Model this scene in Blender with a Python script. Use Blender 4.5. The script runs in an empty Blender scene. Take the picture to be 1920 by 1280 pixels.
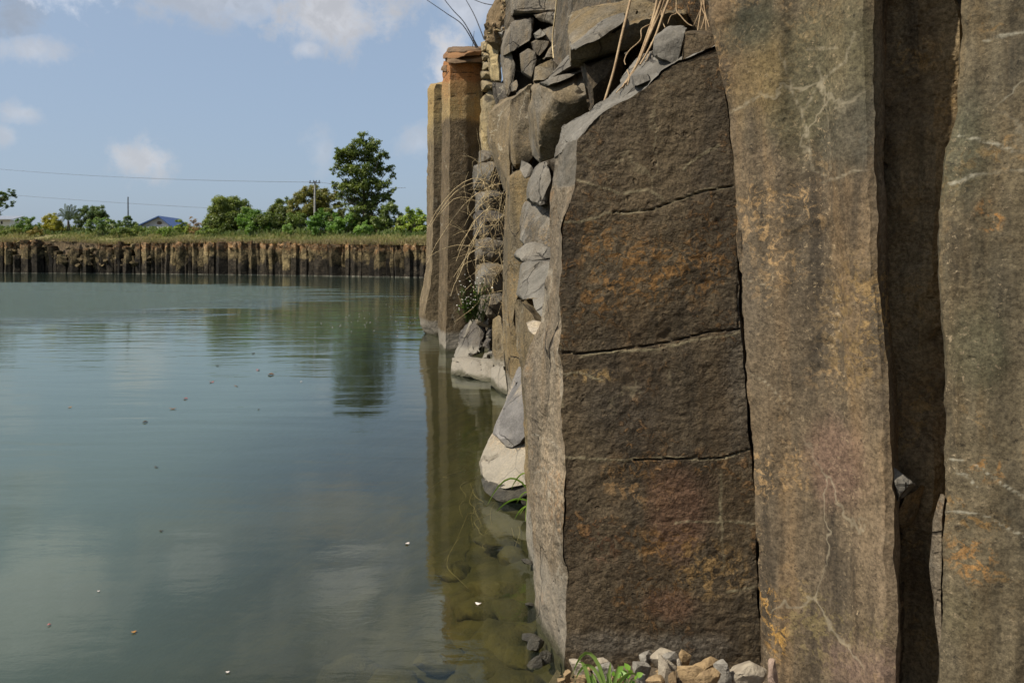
import bpy, bmesh, math, random
import numpy as np
from mathutils import Vector

# ---------------------------------------------------------------- camera, sky, sun, exposure
SC = bpy.context.scene
COL = SC.collection
F, CX, HY, CAMH = 1493.0, 960.0, 496.0, 1.5        # focal length in photo pixels, horizon row, eye height above the water
R = math.radians
random.seed(7)
RNG = np.random.default_rng(11)

def at(px, py, d):
    """world point seen at photo pixel (px, py) at distance d along the view axis"""
    return ((px - CX) / F * d, d, CAMH + (HY - py) / F * d)

cam_data = bpy.data.cameras.new("camera")
cam = bpy.data.objects.new("camera", cam_data)
COL.objects.link(cam)
cam.location = (0, 0, CAMH)
cam.rotation_euler = (R(90), 0, 0)
cam_data.sensor_width = 36.0
cam_data.lens = F / 1920 * 36.0
cam_data.shift_y = -(640 - HY) / 1920
cam_data.clip_start = 0.05
cam_data.clip_end = 6000
cam_data.dof.use_dof = True
cam_data.dof.focus_distance = 3.6
cam_data.dof.aperture_fstop = 9.0
SC.camera = cam

SUN_AZ, SUN_EL = R(-115), R(49)                     # azimuth from +Y clockwise
sun_dir = Vector((math.sin(SUN_AZ) * math.cos(SUN_EL), math.cos(SUN_AZ) * math.cos(SUN_EL), math.sin(SUN_EL)))
sl = bpy.data.lights.new("sun", "SUN")
sl.energy = 4.8
sl.angle = R(0.55)
sl.color = (1.0, 0.93, 0.80)
sun = bpy.data.objects.new("sun", sl)
COL.objects.link(sun)
sun.rotation_euler = (-sun_dir).to_track_quat("-Z", "Y").to_euler()

SC.view_settings.view_transform = "Standard"
SC.view_settings.look = "None"
SC.view_settings.exposure = 0.22
SC.view_settings.gamma = 1.0
SC.render.engine = "CYCLES"
SC.cycles.max_bounces = 8
SC.cycles.transparent_max_bounces = 12
SC.cycles.use_denoising = True
SC.cycles.caustics_reflective = False
SC.cycles.caustics_refractive = False


class NT:
    """small node tree builder"""
    def __init__(s, nt):
        s.nt = nt
        s.nt.nodes.clear()

    def n(s, t, **kw):
        nd = s.nt.nodes.new(t)
        for k, v in kw.items():
            setattr(nd, k, v)
        return nd

    def set(s, sock, v):
        if v is None:
            return
        if isinstance(v, bpy.types.NodeSocket):
            s.nt.links.new(v, sock)
        elif isinstance(v, (tuple, list)) and len(v) == 3 and sock.type == "RGBA":
            sock.default_value = (*v, 1)
        else:
            sock.default_value = v

    def math(s, op, a, b=None, c=None, clamp=False):
        nd = s.n("ShaderNodeMath", operation=op, use_clamp=clamp)
        s.set(nd.inputs[0], a); s.set(nd.inputs[1], b); s.set(nd.inputs[2], c)
        return nd.outputs[0]

    def vmath(s, op, a, b=None):
        nd = s.n("ShaderNodeVectorMath", operation=op)
        s.set(nd.inputs[0], a); s.set(nd.inputs[1], b)
        return nd.outputs["Value"] if op in ("LENGTH", "DOT_PRODUCT") else nd.outputs[0]

    def noise(s, vec, scale, detail=4, rough=0.55, dist=0.0, out=0):
        nd = s.n("ShaderNodeTexNoise")
        s.set(nd.inputs["Vector"], vec)
        nd.inputs["Scale"].default_value = scale
        nd.inputs["Detail"].default_value = detail
        nd.inputs["Roughness"].default_value = rough
        nd.inputs["Distortion"].default_value = dist
        return nd.outputs[out]

    def vor(s, vec, scale, feature="DISTANCE_TO_EDGE", out="Distance", rnd=1.0):
        nd = s.n("ShaderNodeTexVoronoi", feature=feature)
        s.set(nd.inputs["Vector"], vec)
        nd.inputs["Scale"].default_value = scale
        nd.inputs["Randomness"].default_value = rnd
        return nd.outputs[out]

    def step(s, v, a, b, lo=0.0, hi=1.0):
        nd = s.n("ShaderNodeMapRange", interpolation_type="SMOOTHSTEP")
        s.set(nd.inputs[0], v)
        for i, x in enumerate((a, b, lo, hi)):
            s.set(nd.inputs[i + 1], x)
        return nd.outputs[0]

    def mix(s, f, a, b, blend="MIX"):
        nd = s.n("ShaderNodeMix", data_type="RGBA", blend_type=blend)
        s.set(nd.inputs["Factor"], f)
        s.set(nd.inputs[6], a); s.set(nd.inputs[7], b)
        return nd.outputs[2]

    def attr(s, name, out="Fac"):
        return s.n("ShaderNodeAttribute", attribute_name=name).outputs[out]

    def sep(s, v):
        nd = s.n("ShaderNodeSeparateXYZ"); s.set(nd.inputs[0], v)
        return nd.outputs

    def comb(s, x, y, z):
        nd = s.n("ShaderNodeCombineXYZ")
        for i, v in enumerate((x, y, z)):
            s.set(nd.inputs[i], v)
        return nd.outputs[0]

    def pos(s):
        return s.n("ShaderNodeNewGeometry").outputs["Position"]


world = bpy.data.worlds.new("World")
SC.world = world
world.use_nodes = True
w = NT(world.node_tree)
sky = w.n("ShaderNodeTexSky", sky_type="NISHITA")
sky.sun_disc = False
sky.sun_elevation = SUN_EL
sky.sun_rotation = SUN_AZ
sky.air_density = 1.0
sky.dust_density = 2.5
sky.ozone_density = 1.4
gd = w.n("ShaderNodeTexCoord").outputs["Generated"]
dx, dy, dz = w.sep(gd)
az = w.math("ARCTAN2", dx, dy)
el = w.math("ARCSINE", dz)
cn1 = w.noise(gd, 9.0, 9, 0.62, 0.5)
cn2 = w.noise(gd, 34.0, 7, 0.66, .3)
nmix = w.math("ADD", w.math("MULTIPLY", w.math("SUBTRACT", cn1, 0.5), 3.0), w.math("MULTIPLY", w.math("SUBTRACT", cn2, 0.5), 1.9))

def cloud_px(px, py, rx, ry):
    u, v = (px - CX) / F, (HY - py) / F
    a = math.atan2(u, 1.0)
    e = math.atan2(v, math.hypot(u, 1.0))
    return a, e, rx / F, ry / F

# cumulus patches by direction: (photo px, py, half width, half height, opacity, shade)
CLOUDS = [(255, 300, 60, 45, .75, 1.0), (60, 95, 75, 34, .55, 1.0), (45, 212, 40, 24, .5, 1.0), (20, 30, 60, 70, .45, .55),
          (620, 20, 150, 62, .85, .92), (460, 5, 110, 40, .5, .95), (578, 92, 28, 17, .55, 1.0), (5, 255, 30, 20, .45, 1.0),
          (850, 135, 70, 75, 1.0, 1.1), (790, 265, 60, 40, .4, 1.0), (605, 285, 30, 40, .3, 1.0),
          (660, -110, 120, 75, .85, 1.9), (370, -15, 130, 60, .55, .85), (830, -180, 90, 60, .8, 1.9), (20, -140, 170, 120, .8, 1.6),
          (700, -230, 150, 70, .8, 1.8), (880, -10, 50, 80, .6, 1.05), (350, -70, 110, 50, .6, 1.5), (480, -240, 130, 60, .5, 1.5)]
mask = None
shade = None
for (px, py, rx, ry, op, shd) in CLOUDS:
    a, e, ra, re = cloud_px(px, py, rx, ry)
    qa = w.math("DIVIDE", w.math("SUBTRACT", az, a), ra)
    qe = w.math("DIVIDE", w.math("SUBTRACT", el, e), re)
    r2 = w.math("ADD", w.math("MULTIPLY", qa, qa), w.math("MULTIPLY", qe, qe))
    d = w.math("ADD", w.math("SQRT", r2), nmix)
    m = w.step(d, 1.15, 0.12, 0.0, op * .92)
    mask = m if mask is None else w.math("MAXIMUM", mask, m)
    sm = w.math("MULTIPLY", m, shd)
    shade = sm if shade is None else w.math("MAXIMUM", shade, sm)
# loose cloud cover high overhead and behind (only the water shows it)
over = w.math("MULTIPLY", w.step(cn1, 0.5, 0.66), w.step(el, R(33), R(50), 0.0, 0.6))
mask = w.math("MAXIMUM", mask, over)
shade = w.math("MAXIMUM", shade, w.math("MULTIPLY", over, 0.8))
ratio = w.math("DIVIDE", shade, w.math("MAXIMUM", mask, 0.001))
under = w.math("MULTIPLY", w.step(cn2, 0.35, 0.7, 0.82, 1.06), ratio)
ccol = w.mix(1.0, (5.6, 5.55, 5.7), w.comb(under, under, under), "MULTIPLY")
# thin high veil that lightens the blue towards lavender grey
skyc = w.mix(0.62, sky.outputs[0], (3.0, 3.85, 5.1))
bgc = w.mix(mask, skyc, ccol)
bg = w.n("ShaderNodeBackground")
bg.inputs["Strength"].default_value = 0.11
w.set(bg.inputs["Color"], bgc)
wo = w.n("ShaderNodeOutputWorld")
w.set(wo.inputs["Surface"], bg.outputs[0])

# ---------------------------------------------------------------- numeric noise for carving real relief
def _hash(ix, iy, iz, seed):
    h = (ix.astype(np.int64) * 374761393 + iy.astype(np.int64) * 668265263 + iz.astype(np.int64) * 2147483647 + seed * 974634521) & 0xFFFFFFFF
    h = ((h ^ (h >> 13)) * 1274126177) & 0xFFFFFFFF
    h = (h ^ (h >> 16)) & 0xFFFFFFFF
    return h.astype(np.float64) / 4294967295.0 * 2 - 1

def vnoise(p, seed=0):
    p = np.asarray(p, dtype=np.float64)
    i = np.floor(p).astype(np.int64)
    f = p - i
    u = f * f * f * (f * (f * 6 - 15) + 10)
    out = 0
    for dx_ in (0, 1):
        for dy_ in (0, 1):
            for dz_ in (0, 1):
                wgt = (u[:, 0] if dx_ else 1 - u[:, 0]) * (u[:, 1] if dy_ else 1 - u[:, 1]) * (u[:, 2] if dz_ else 1 - u[:, 2])
                out = out + wgt * _hash(i[:, 0] + dx_, i[:, 1] + dy_, i[:, 2] + dz_, seed)
    return out

def fbm(p, octv=4, gain=0.5, seed=0, lac=2.03):
    p = np.asarray(p, dtype=np.float64)
    s, a, tot = 0, 1.0, 0
    for o in range(octv):
        s = s + a * vnoise(p + o * 17.3, seed + o)
        tot += a
        a *= gain
        p = p * lac
    return s / tot

def sstep(x, a, b):
    t = np.clip((x - a) / (b - a), 0, 1)
    return t * t * (3 - 2 * t)

def seg_dist(px, py, line):
    """distance in pixels from points to a polyline"""
    best = np.full(px.shape, 1e9)
    for (x0, y0), (x1, y1) in zip(line[:-1], line[1:]):
        vx, vy = x1 - x0, y1 - y0
        L = vx * vx + vy * vy + 1e-9
        t = np.clip(((px - x0) * vx + (py - y0) * vy) / L, 0, 1)
        best = np.minimum(best, np.hypot(px - x0 - t * vx, py - y0 - t * vy))
    return best

# ---------------------------------------------------------------- object helpers
def tag(o, label=None, cat=None, group=None, kind=None):
    if label:
        o["label"] = label
        kind = kind or "thing"
    if cat: o["category"] = cat
    if group: o["group"] = group
    if kind: o["kind"] = kind
    return o

def thing(name, label, cat, loc=(0, 0, 0), group=None):
    o = bpy.data.objects.new(name, None)
    COL.objects.link(o)
    o.location = loc
    return tag(o, label, cat, group)

def link(name, verts, faces, mats, parent=None, origin=None, smooth=True, sharp=None, attrs=None, face_mat=None):
    """one mesh object from world-space vertices; its origin goes to `origin` (or the parent's place)"""
    v = np.asarray(verts, dtype=np.float64).reshape(-1, 3)
    if parent is not None:
        org = np.array(parent.location)
        if parent.parent is not None:
            org = org + np.array(parent.parent.location)
    elif origin is not None:
        org = np.array(origin)
    else:
        lo, hi = v.min(0), v.max(0)
        org = np.array(((lo[0] + hi[0]) / 2, (lo[1] + hi[1]) / 2, lo[2]))
    me = bpy.data.meshes.new(name)
    vv = v - org
    if isinstance(faces, np.ndarray):
        k = faces.shape[1]
        me.vertices.add(len(vv)); me.vertices.foreach_set("co", vv.astype(np.float32).ravel())
        me.loops.add(faces.size); me.loops.foreach_set("vertex_index", faces.astype(np.int32).ravel())
        me.polygons.add(len(faces)); me.polygons.foreach_set("loop_start", np.arange(0, faces.size, k, dtype=np.int32))
        me.update(calc_edges=True)
    else:
        me.from_pydata(vv.tolist(), [], faces)
        me.update()
    if not isinstance(mats, (list, tuple)):
        mats = [mats]
    for m in mats:
        me.materials.append(m)
    if face_mat is not None:
        me.polygons.foreach_set("material_index", np.asarray(face_mat, dtype=np.int32))
    me.polygons.foreach_set("use_smooth", np.full(len(me.polygons), bool(smooth)))
    if attrs:
        for k_, a_ in attrs.items():
            at_ = me.attributes.new(k_, "FLOAT", "POINT")
            at_.data.foreach_set("value", np.asarray(a_, dtype=np.float32))
    me.validate()
    if smooth and sharp:
        me.set_sharp_from_angle(angle=R(sharp))
    o = bpy.data.objects.new(name, me)
    COL.objects.link(o)
    if parent is not None:
        o.parent = parent
    else:
        o.location = org
    return o

def vnormals(v, f):
    tri = f if f.shape[1] == 3 else np.vstack([f[:, [0, 1, 2]], f[:, [0, 2, 3]]])
    a, b, c = v[tri[:, 0]], v[tri[:, 1]], v[tri[:, 2]]
    n = np.cross(b - a, c - a)
    vn = np.zeros_like(v)
    for k in range(3):
        np.add.at(vn, tri[:, k], n)
    return vn / np.maximum(np.linalg.norm(vn, axis=1, keepdims=True), 1e-12)

def pixels_of(v):
    d = np.maximum(v[:, 1], 0.2)
    return CX + v[:, 0] / d * F, HY - (v[:, 2] - CAMH) / d * F, d

def relief(v, n, amp, freq, seed, step=0.0, stretch=(1, 1, 1)):
    s = np.array(stretch)
    d = amp * fbm(v * freq * s, 5, 0.52, seed)
    if step:
        q = fbm(v * freq * 0.7 + 31, 3, 0.5, seed + 9) * 4
        fl = np.floor(q)
        d = d + step * (fl + sstep(q - fl, 0.75, 1.0))
    return v + n * d[:, None]

def marks(v, veins=(), cracks=(), vein_w=0.06):
    """closeness (1 on the line, 0 far off) to mineral veins and open cracks drawn on the face"""
    px, py, d = pixels_of(v)
    ve = np.zeros(len(v)); cr = np.zeros(len(v))
    vein_w = vein_w * max(1.0, float(d.min()) / 3.2)
    wob = fbm(v * 9.0, 4, 0.6, 77) * 9
    wob2 = fbm(v * 9.0 + 40, 4, 0.6, 78) * 9
    for l in veins:
        ve = np.maximum(ve, 1 - np.clip(seg_dist(px + wob, py + wob2, l) / F * d / vein_w, 0, 1))
    for l in cracks:
        cr = np.maximum(cr, 1 - np.clip(seg_dist(px + wob * .25, py + wob2 * .25, l) / F * d / vein_w, 0, 1))
    return ve, cr

def net_rock(name, net, mat, seg=0.02, amp=0.006, freq=8, seed=1, step=0.0, wrap=False, stretch=(1, 1, .6),
             veins=(), cracks=(), fresh_rows=None, parent=None, world_pts=False, extra=None, sharp=38, warp=.016):
    """rock skin lofted over a net of rows (bottom to top) of (px, py, distance) points"""
    P = np.array([[p if world_pts else at(*p) for p in row] for row in net], dtype=np.float64)
    if wrap:
        P = np.concatenate([P, P[:, :1]], axis=1)
    nr, nc = P.shape[:2]
    rs = [max(1, int(round(np.linalg.norm(P[i + 1] - P[i], axis=1).mean() / seg))) for i in range(nr - 1)]
    cs = [max(1, int(round(np.median(np.linalg.norm(P[:, j + 1] - P[:, j], axis=1)) / seg))) for j in range(nc - 1)]
    tr = np.concatenate([[0.0]] + [i + np.arange(1, k + 1) / k for i, k in enumerate(rs)])
    tc = np.concatenate([[0.0]] + [j + np.arange(1, k + 1) / k for j, k in enumerate(cs)])
    def interp(Pa, t):
        i = np.minimum(np.floor(t).astype(int), Pa.shape[0] - 2)
        f = (t - i).reshape((-1,) + (1,) * (Pa.ndim - 1))
        return Pa[i] * (1 - f) + Pa[i + 1] * f
    G = interp(P, tr)
    G = interp(G.transpose(1, 0, 2), tc).transpose(1, 0, 2)
    if wrap:
        G = G[:, :-1]
    H, W = G.shape[:2]
    v = G.reshape(-1, 3)
    idx = np.arange(H * W).reshape(H, W)
    if wrap:
        nx = np.roll(idx, -1, axis=1)
        f = np.stack([idx[:-1], nx[:-1], nx[1:], idx[1:]], axis=-1).reshape(-1, 4)
    else:
        f = np.stack([idx[:-1, :-1], idx[:-1, 1:], idx[1:, 1:], idx[1:, :-1]], axis=-1).reshape(-1, 4)
    if warp:
        v = v + warp * np.stack([fbm(v * 6.5, 5, .6, 901), .4 * fbm(v * 6.5 + 9, 4, .6, 902), fbm(v * 6.5 + 19, 4, .6, 903)], 1)
    n = vnormals(v, f)
    ve, cr = marks(v, veins, cracks)
    fresh = np.zeros(len(v))
    if fresh_rows is not None:
        tt = np.repeat(tr, W)
        fresh = sstep(tt + 0.10 * fbm(v * 11, 3, .5, seed + 5), fresh_rows - .06, fresh_rows + .06)
    v2 = relief(v, n, amp, freq, seed, step, stretch)
    v2 = v2 - n * (0.014 * sstep(cr, 0.92, 1.0))[:, None]
    if extra:
        v2 = extra(v, v2, n)
    return link(name, v2, f, mat, parent=parent, sharp=sharp, attrs={"vein": ve, "crack": cr, "fresh": fresh})

def subdiv_hull(pts, seg, cuts_max=6):
    bm = bmesh.new()
    for p in pts:
        bm.verts.new(p)
    bmesh.ops.convex_hull(bm, input=bm.verts)
    bmesh.ops.delete(bm, geom=[x for x in bm.verts if not x.link_faces], context="VERTS")
    bmesh.ops.dissolve_limit(bm, angle_limit=R(2), verts=bm.verts, edges=bm.edges)
    bmesh.ops.triangulate(bm, faces=bm.faces)
    for _ in range(cuts_max):
        es = [e for e in bm.edges if e.calc_length() > seg * 1.6]
        if not es or len(bm.verts) > 40000:
            break
        bmesh.ops.subdivide_edges(bm, edges=es, cuts=1, use_grid_fill=False)
        bmesh.ops.triangulate(bm, faces=[f_ for f_ in bm.faces if len(f_.verts) > 3])
    bmesh.ops.recalc_face_normals(bm, faces=bm.faces)
    bm.verts.ensure_lookup_table()
    bm.normal_update()
    v = np.array([x.co[:] for x in bm.verts])
    n = np.array([x.normal[:] for x in bm.verts])
    f = np.array([[x.index for x in f_.verts] for f_ in bm.faces])
    bm.free()
    return v, n, f

def hull_rock(name, pts, mat, back=0.3, seg=None, amp=0.012, freq=6, seed=1, step=0.0, label=None, cat="rock", group=None,
              fresh=0.0, parent=None, world_pts=False, veins=(), cracks=(), sharp=24, push=None, chips=18, facets=7):
    """angular block: hull of (px, py, distance) corners, pushed back for its thickness"""
    W = [Vector(p) if world_pts else Vector(at(*p)) for p in pts]
    if back:
        c = Vector((0, 0, CAMH))
        dirn = Vector(push) if push else None
        W = W + [p + (dirn * back if dirn else (p - c).normalized() * back) for p in W]
    if seg is None:
        seg = max(0.012, 0.0045 * (sum(p.y for p in W) / len(W)))
    v, n, f = subdiv_hull([p[:] for p in W], seg)
    ve, cr = marks(v, veins, cracks)
    # knock flat chips off the edges and corners
    rg = np.random.default_rng(seed)
    size = np.median(v.max(0) - v.min(0))
    v2 = v.copy()
    if chips and len(v) > 60:
        ctr = v.mean(0)
        for _ in range(chips):
            i = rg.integers(len(v))
            m_ = n[i] + rg.normal(0, .28, 3); m_ /= np.linalg.norm(m_)
            h_ = v2 @ m_
            top_ = h_.max()
            e_ = size * rg.uniform(.012, .055)
            ov = np.maximum(h_ - (top_ - e_) + .012 * size * fbm(v * (9 / max(size, .05)), 3, .5, seed + 3), 0)
            v2 = v2 - m_ * (ov * .92)[:, None]
    if facets and len(v) > 100:
        pick = rg.choice(len(v), facets, replace=False)
        S_, N_ = v[pick], n[pick] + rg.normal(0, .26, (facets, 3))
        N_ /= np.linalg.norm(N_, axis=1, keepdims=True)
        k3 = 5 / max(size, .03)
        wv = v + .10 * size * np.stack([fbm(v * k3 + 7 * q_, 3, .5, seed + 11 + q_) for q_ in range(3)], 1)
        own = np.argmin(((wv[:, None, :] - S_[None]) ** 2).sum(-1) - .35 * size * np.clip((n @ N_.T), -1, 1) * size, axis=1)
        off_ = ((S_[own] - v2) * N_[own]).sum(1)
        off_ = np.clip(off_, -.035 * size, .015 * size)
        agree = sstep((n * N_[own]).sum(1), .35, .7)
        v2 = v2 + N_[own] * (off_ * agree * .75)[:, None]
    v2 = relief(v2, n, amp * .55, freq, seed, step)
    v2 = v2 + n * (amp * .22 * fbm(v * freq * 4.5, 4, .6, seed + 7))[:, None]
    v2 = v2 - n * (0.02 * sstep(cr, 0.82, 1.0))[:, None]
    fa = np.full(len(v), float(fresh))
    if 0 < fresh < .6:
        fa = np.clip(fresh * 2.2 * sstep(fbm(v * (3 / max(size, .05)), 3, .5, seed + 8), -.25, .35), 0, 1)
    o = link(name, v2, f, mat, parent=parent, sharp=sharp, attrs={"vein": ve, "crack": cr, "fresh": fa})
    if label:
        tag(o, label, cat, group)
    return o

def tube(path, rad, sides=4):
    """tapered tube along points; returns (verts, faces)"""
    P = np.array(path, dtype=float)
    rad = np.broadcast_to(np.asarray(rad, dtype=float), (len(P),))
    T = np.gradient(P, axis=0)
    T /= np.maximum(np.linalg.norm(T, axis=1, keepdims=True), 1e-9)
    up = np.array([0.13, 0.21, 0.97])
    A = np.cross(T, up); A /= np.maximum(np.linalg.norm(A, axis=1, keepdims=True), 1e-9)
    B = np.cross(T, A)
    V = []
    for k in range(sides):
        a = 2 * math.pi * k / sides
        V.append(P + (A * math.cos(a) + B * math.sin(a)) * rad[:, None])
    V = np.stack(V, axis=1).reshape(-1, 3)
    Fc = []
    for i in range(len(P) - 1):
        for k in range(sides):
            k2 = (k + 1) % sides
            Fc.append((i * sides + k, i * sides + k2, (i + 1) * sides + k2, (i + 1) * sides + k))
    return V, np.array(Fc)

class Bag:
    """collects quads of several shapes for ONE mesh"""
    def __init__(s): s.v, s.f, s.n, s.m = [], [], 0, []
    def add(s, v, f, m=0):
        v = np.asarray(v, dtype=float).reshape(-1, 3); f = np.asarray(f)
        s.v.append(v); s.f.append(f + s.n); s.n += len(v); s.m += [m] * len(f)
    def tube(s, path, rad, sides=4, m=0): s.add(*tube(path, rad, sides), m)
    def box(s, lo, hi, m=0):
        x0, y0, z0 = lo; x1, y1, z1 = hi
        v = [(x0, y0, z0), (x1, y0, z0), (x1, y1, z0), (x0, y1, z0), (x0, y0, z1), (x1, y0, z1), (x1, y1, z1), (x0, y1, z1)]
        s.add(v, [(0, 3, 2, 1), (4, 5, 6, 7), (0, 1, 5, 4), (1, 2, 6, 5), (2, 3, 7, 6), (3, 0, 4, 7)], m)
    def build(s, name, mats, parent=None, **kw):
        return link(name, np.vstack(s.v), np.vstack(s.f), mats, parent=parent, face_mat=s.m, **kw)

# ---------------------------------------------------------------- materials
def new_mat(name):
    m = bpy.data.materials.new(name)
    m.use_nodes = True
    return m, NT(m.node_tree)

def principled(t, color, rough=0.9, bump=None, spec=0.3, **kw):
    p = t.n("ShaderNodeBsdfPrincipled")
    t.set(p.inputs["Base Color"], color)
    t.set(p.inputs["Roughness"], rough)
    t.set(p.inputs["Specular IOR Level"], spec)
    if bump is not None:
        t.set(p.inputs["Normal"], bump)
    for k, v in kw.items():
        t.set(p.inputs[k], v)
    o = t.n("ShaderNodeOutputMaterial")
    t.set(o.inputs["Surface"], p.outputs[0])
    return p

def rock_mat(name, a, b, streak, lichen, lich_amt=0.5, vein=(.34, .30, .22), fresh=(.185, .168, .140), bump=1.0, grain=1.0,
             patina=None, top=None, tide=True, sc=1.0, vein_amt=0.5, rough=0.85, crust=0.0, streak_amt=0.6, vein_line=.6, bsc=1.0, patches=(), deep=1.0, dark_streak=.45, fleck=.55, fract=None):
    """weathered basalt: mottled base, vertical streaks, lichen and iron crust, veins, grain, tide mark"""
    m, t = new_mat(name)
    P = t.pos()
    x, y, z = t.sep(P)
    Pv = t.vmath("MULTIPLY", P, (1.0, 1.0, 0.42))
    Ps = t.vmath("MULTIPLY", P, (1.0, 1.0, 0.10))
    n1 = t.noise(Pv, 2.3 * sc, 7, 0.62, 0.4)
    c = t.mix(t.step(n1, 0.36, 0.64), a, b)
    n2 = t.noise(Ps, 9.0 * sc, 5, 0.6, 0.2)
    c = t.mix(t.math("MULTIPLY", t.step(n2, 0.46, 0.68), streak_amt), c, streak)
    n2b = t.noise(Ps, 15.0 * sc, 4, 0.6, 0.1)
    c = t.mix(t.step(n2b, 0.48, 0.66, 0.0, dark_streak), c, t.mix(1.0, c, (0.38, 0.39, 0.42), "MULTIPLY"))
    # lichen / iron crust: clumps broken up by fine noise
    l1 = t.noise(P, 3.1 * sc, 3, 0.5, 0.6)
    l2 = t.noise(P, 30.0 * sc, 7, 0.68, 0.9)
    lm = t.math("MULTIPLY", t.step(l1, 0.50, 0.64), t.step(l2, 0.50, 0.60))
    lm = t.math("MULTIPLY", lm, lich_amt)
    c = t.mix(lm, c, lichen)
    if top is not None:
        tn = t.math("ADD", z, t.math("MULTIPLY", t.math("SUBTRACT", t.noise(P, 1.6, 6, 0.65), 0.5), 1.3))
        c = t.mix(t.step(tn, top[0], top[0] + 0.25, 0, top[3]), c, top[1])
        tn2 = t.math("ADD", z, t.math("MULTIPLY", t.math("SUBTRACT", t.noise(P, 2.6, 6, 0.65), 0.5), 0.7))
        c = t.mix(t.step(tn2, top[0] + top[4], top[0] + top[4] + 0.12, 0, top[3]), c, top[2])
    # broad stains and painted shade, each of its own outline: (x, z, half width, half height, colour, amount)
    for (sx, sz, sw, sh_, scol, sam) in patches:
        qx = t.math("DIVIDE", t.math("SUBTRACT", x, sx), sw)
        qz = t.math("DIVIDE", t.math("SUBTRACT", z, sz), sh_)
        rr_ = t.math("SQRT", t.math("ADD", t.math("MULTIPLY", qx, qx), t.math("MULTIPLY", qz, qz)))
        rr_ = t.math("ADD", rr_, t.math("MULTIPLY", t.math("SUBTRACT", t.noise(Pv, 5.0, 7, .68, .4), .5), 1.5))
        pmask = t.step(rr_, 1.05, .35, 0, abs(sam))
        c = t.mix(t.math("MULTIPLY", pmask, t.step(l2, .49, .57)) if sam < 0 else pmask, c, scol)
    # fine grain and pits
    g1 = t.noise(P, 75.0, 4, 0.75)
    g2 = t.noise(P, 230.0, 2, 0.7)
    gr = t.math("ADD", t.step(g1, 0.30, 0.72, 1 - 0.45 * grain, 1 + 0.40 * grain), t.step(g2, 0.3, 0.7, -0.14 * grain, 0.14 * grain))
    c = t.mix(1.0, c, t.comb(gr, gr, gr), "MULTIPLY")
    # pale and dark flecks gathered in streaky zones
    zone = t.step(t.noise(Ps, 5.0 * sc, 5, .65), .42, .62)
    f1 = t.step(t.noise(P, 52.0, 8, .82, .4), .57, .61)
    c = t.mix(t.math("MULTIPLY", t.math("MULTIPLY", f1, zone), fleck), c, t.mix(.5, lichen, vein))
    f2 = t.step(t.noise(t.vmath("ADD", P, (3.1, 7.7, 1.9)), 40.0, 8, .82, .4), .575, .62)
    c = t.mix(t.math("MULTIPLY", f2, fleck), c, t.mix(1.0, c, (.42, .42, .45), "MULTIPLY"))
    if patina is not None:
        pn = t.math("ADD", z, t.math("MULTIPLY", t.math("SUBTRACT", t.noise(P, patina[2], 5, 0.6), 0.5), patina[3]))
        pm = t.step(pn, patina[0] + patina[4], patina[0], 0, 0.94)
        pc = t.mix(t.step(t.noise(Pv, 9, 5, .6), .38, .66), patina[1], tuple(q * 1.8 for q in patina[1]))
        c = t.mix(pm, c, t.mix(1.0, pc, t.comb(gr, gr, gr), "MULTIPLY"))
    # hairline veins over the whole rock
    Pd = t.vmath("ADD", P, t.vmath("MULTIPLY", t.vmath("SUBTRACT", t.noise(P, 4.0, 4, .6, out=1), (.5, .5, .5)), (.35, .35, .35)))
    vd = t.vor(t.vmath("MULTIPLY", Pd, (1, 1, .8)), 1.5 * sc)
    vmask = t.math("MULTIPLY", t.step(vd, 0.012, 0.002), t.step(t.noise(P, 2.2, 3), .48, .62, 0, vein_amt))
    c = t.mix(vmask, c, vein)
    fcm = None
    if fract is not None:
        Pf = t.vmath("ADD", P, t.vmath("MULTIPLY", t.vmath("SUBTRACT", t.noise(P, fract[0] * .9, 4, .62, out=1), (.5, .5, .5)), (.5 / fract[0],) * 3))
        fd = t.vor(t.vmath("MULTIPLY", Pf, (1, 1, .7)), fract[0])
        fcm = t.math("MULTIPLY", t.step(fd, fract[1], fract[1] * .25), t.step(t.noise(P, fract[0] * .6, 3), .44, .56))
        c = t.mix(t.math("MULTIPLY", fcm, .85), c, (.018, .015, .012))
        cell = t.vor(t.vmath("MULTIPLY", Pf, (1, 1, .7)), fract[0], "F1", "Color")
        cv = t.math("ADD", t.math("MULTIPLY", t.sep(cell)[0], .5), .72)
        c = t.mix(1.0, c, t.comb(cv, cv, cv), "MULTIPLY")
    va = t.attr("vein")
    vn = t.math("ADD", va, t.math("MULTIPLY", t.math("SUBTRACT", t.noise(P, 60, 5, .7), 0.5), 0.22))
    vgap = t.step(t.noise(P, 7, 3), .34, .52, .4, 1.0)
    vm = t.math("MULTIPLY", t.step(vn, 0.86, 1.02, 0, vein_line), vgap)
    c = t.mix(vm, c, vein)
    # fresh grey fracture faces
    fr = t.math("MULTIPLY", t.attr("fresh"), t.step(t.noise(P, 5, 4), .22, .5, .72, 1.0))
    fcol = t.mix(t.step(t.noise(P, 6.0, 6, .65), .35, .68), fresh, tuple(q * 0.62 for q in fresh))
    fcol = t.mix(t.step(t.noise(Pv, 4.0, 7, .7, .5), .50, .66, 0, .55), fcol, a)
    gs = t.math("ADD", t.math("MULTIPLY", gr, .45), .55)
    fcol = t.mix(1.0, fcol, t.comb(gs, gs, gs), "MULTIPLY")
    fcol = t.mix(t.step(t.noise(Pd, 14, 5, .7), .60, .72, 0, .35), fcol, tuple(q * k for q, k in zip(fresh, (1.4, 1.25, 1.0))))
    if fcm is not None:
        fcol = t.mix(1.0, fcol, t.comb(cv, cv, cv), "MULTIPLY")
        fcol = t.mix(t.math("MULTIPLY", fcm, .8), fcol, (.02, .017, .014))
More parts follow.
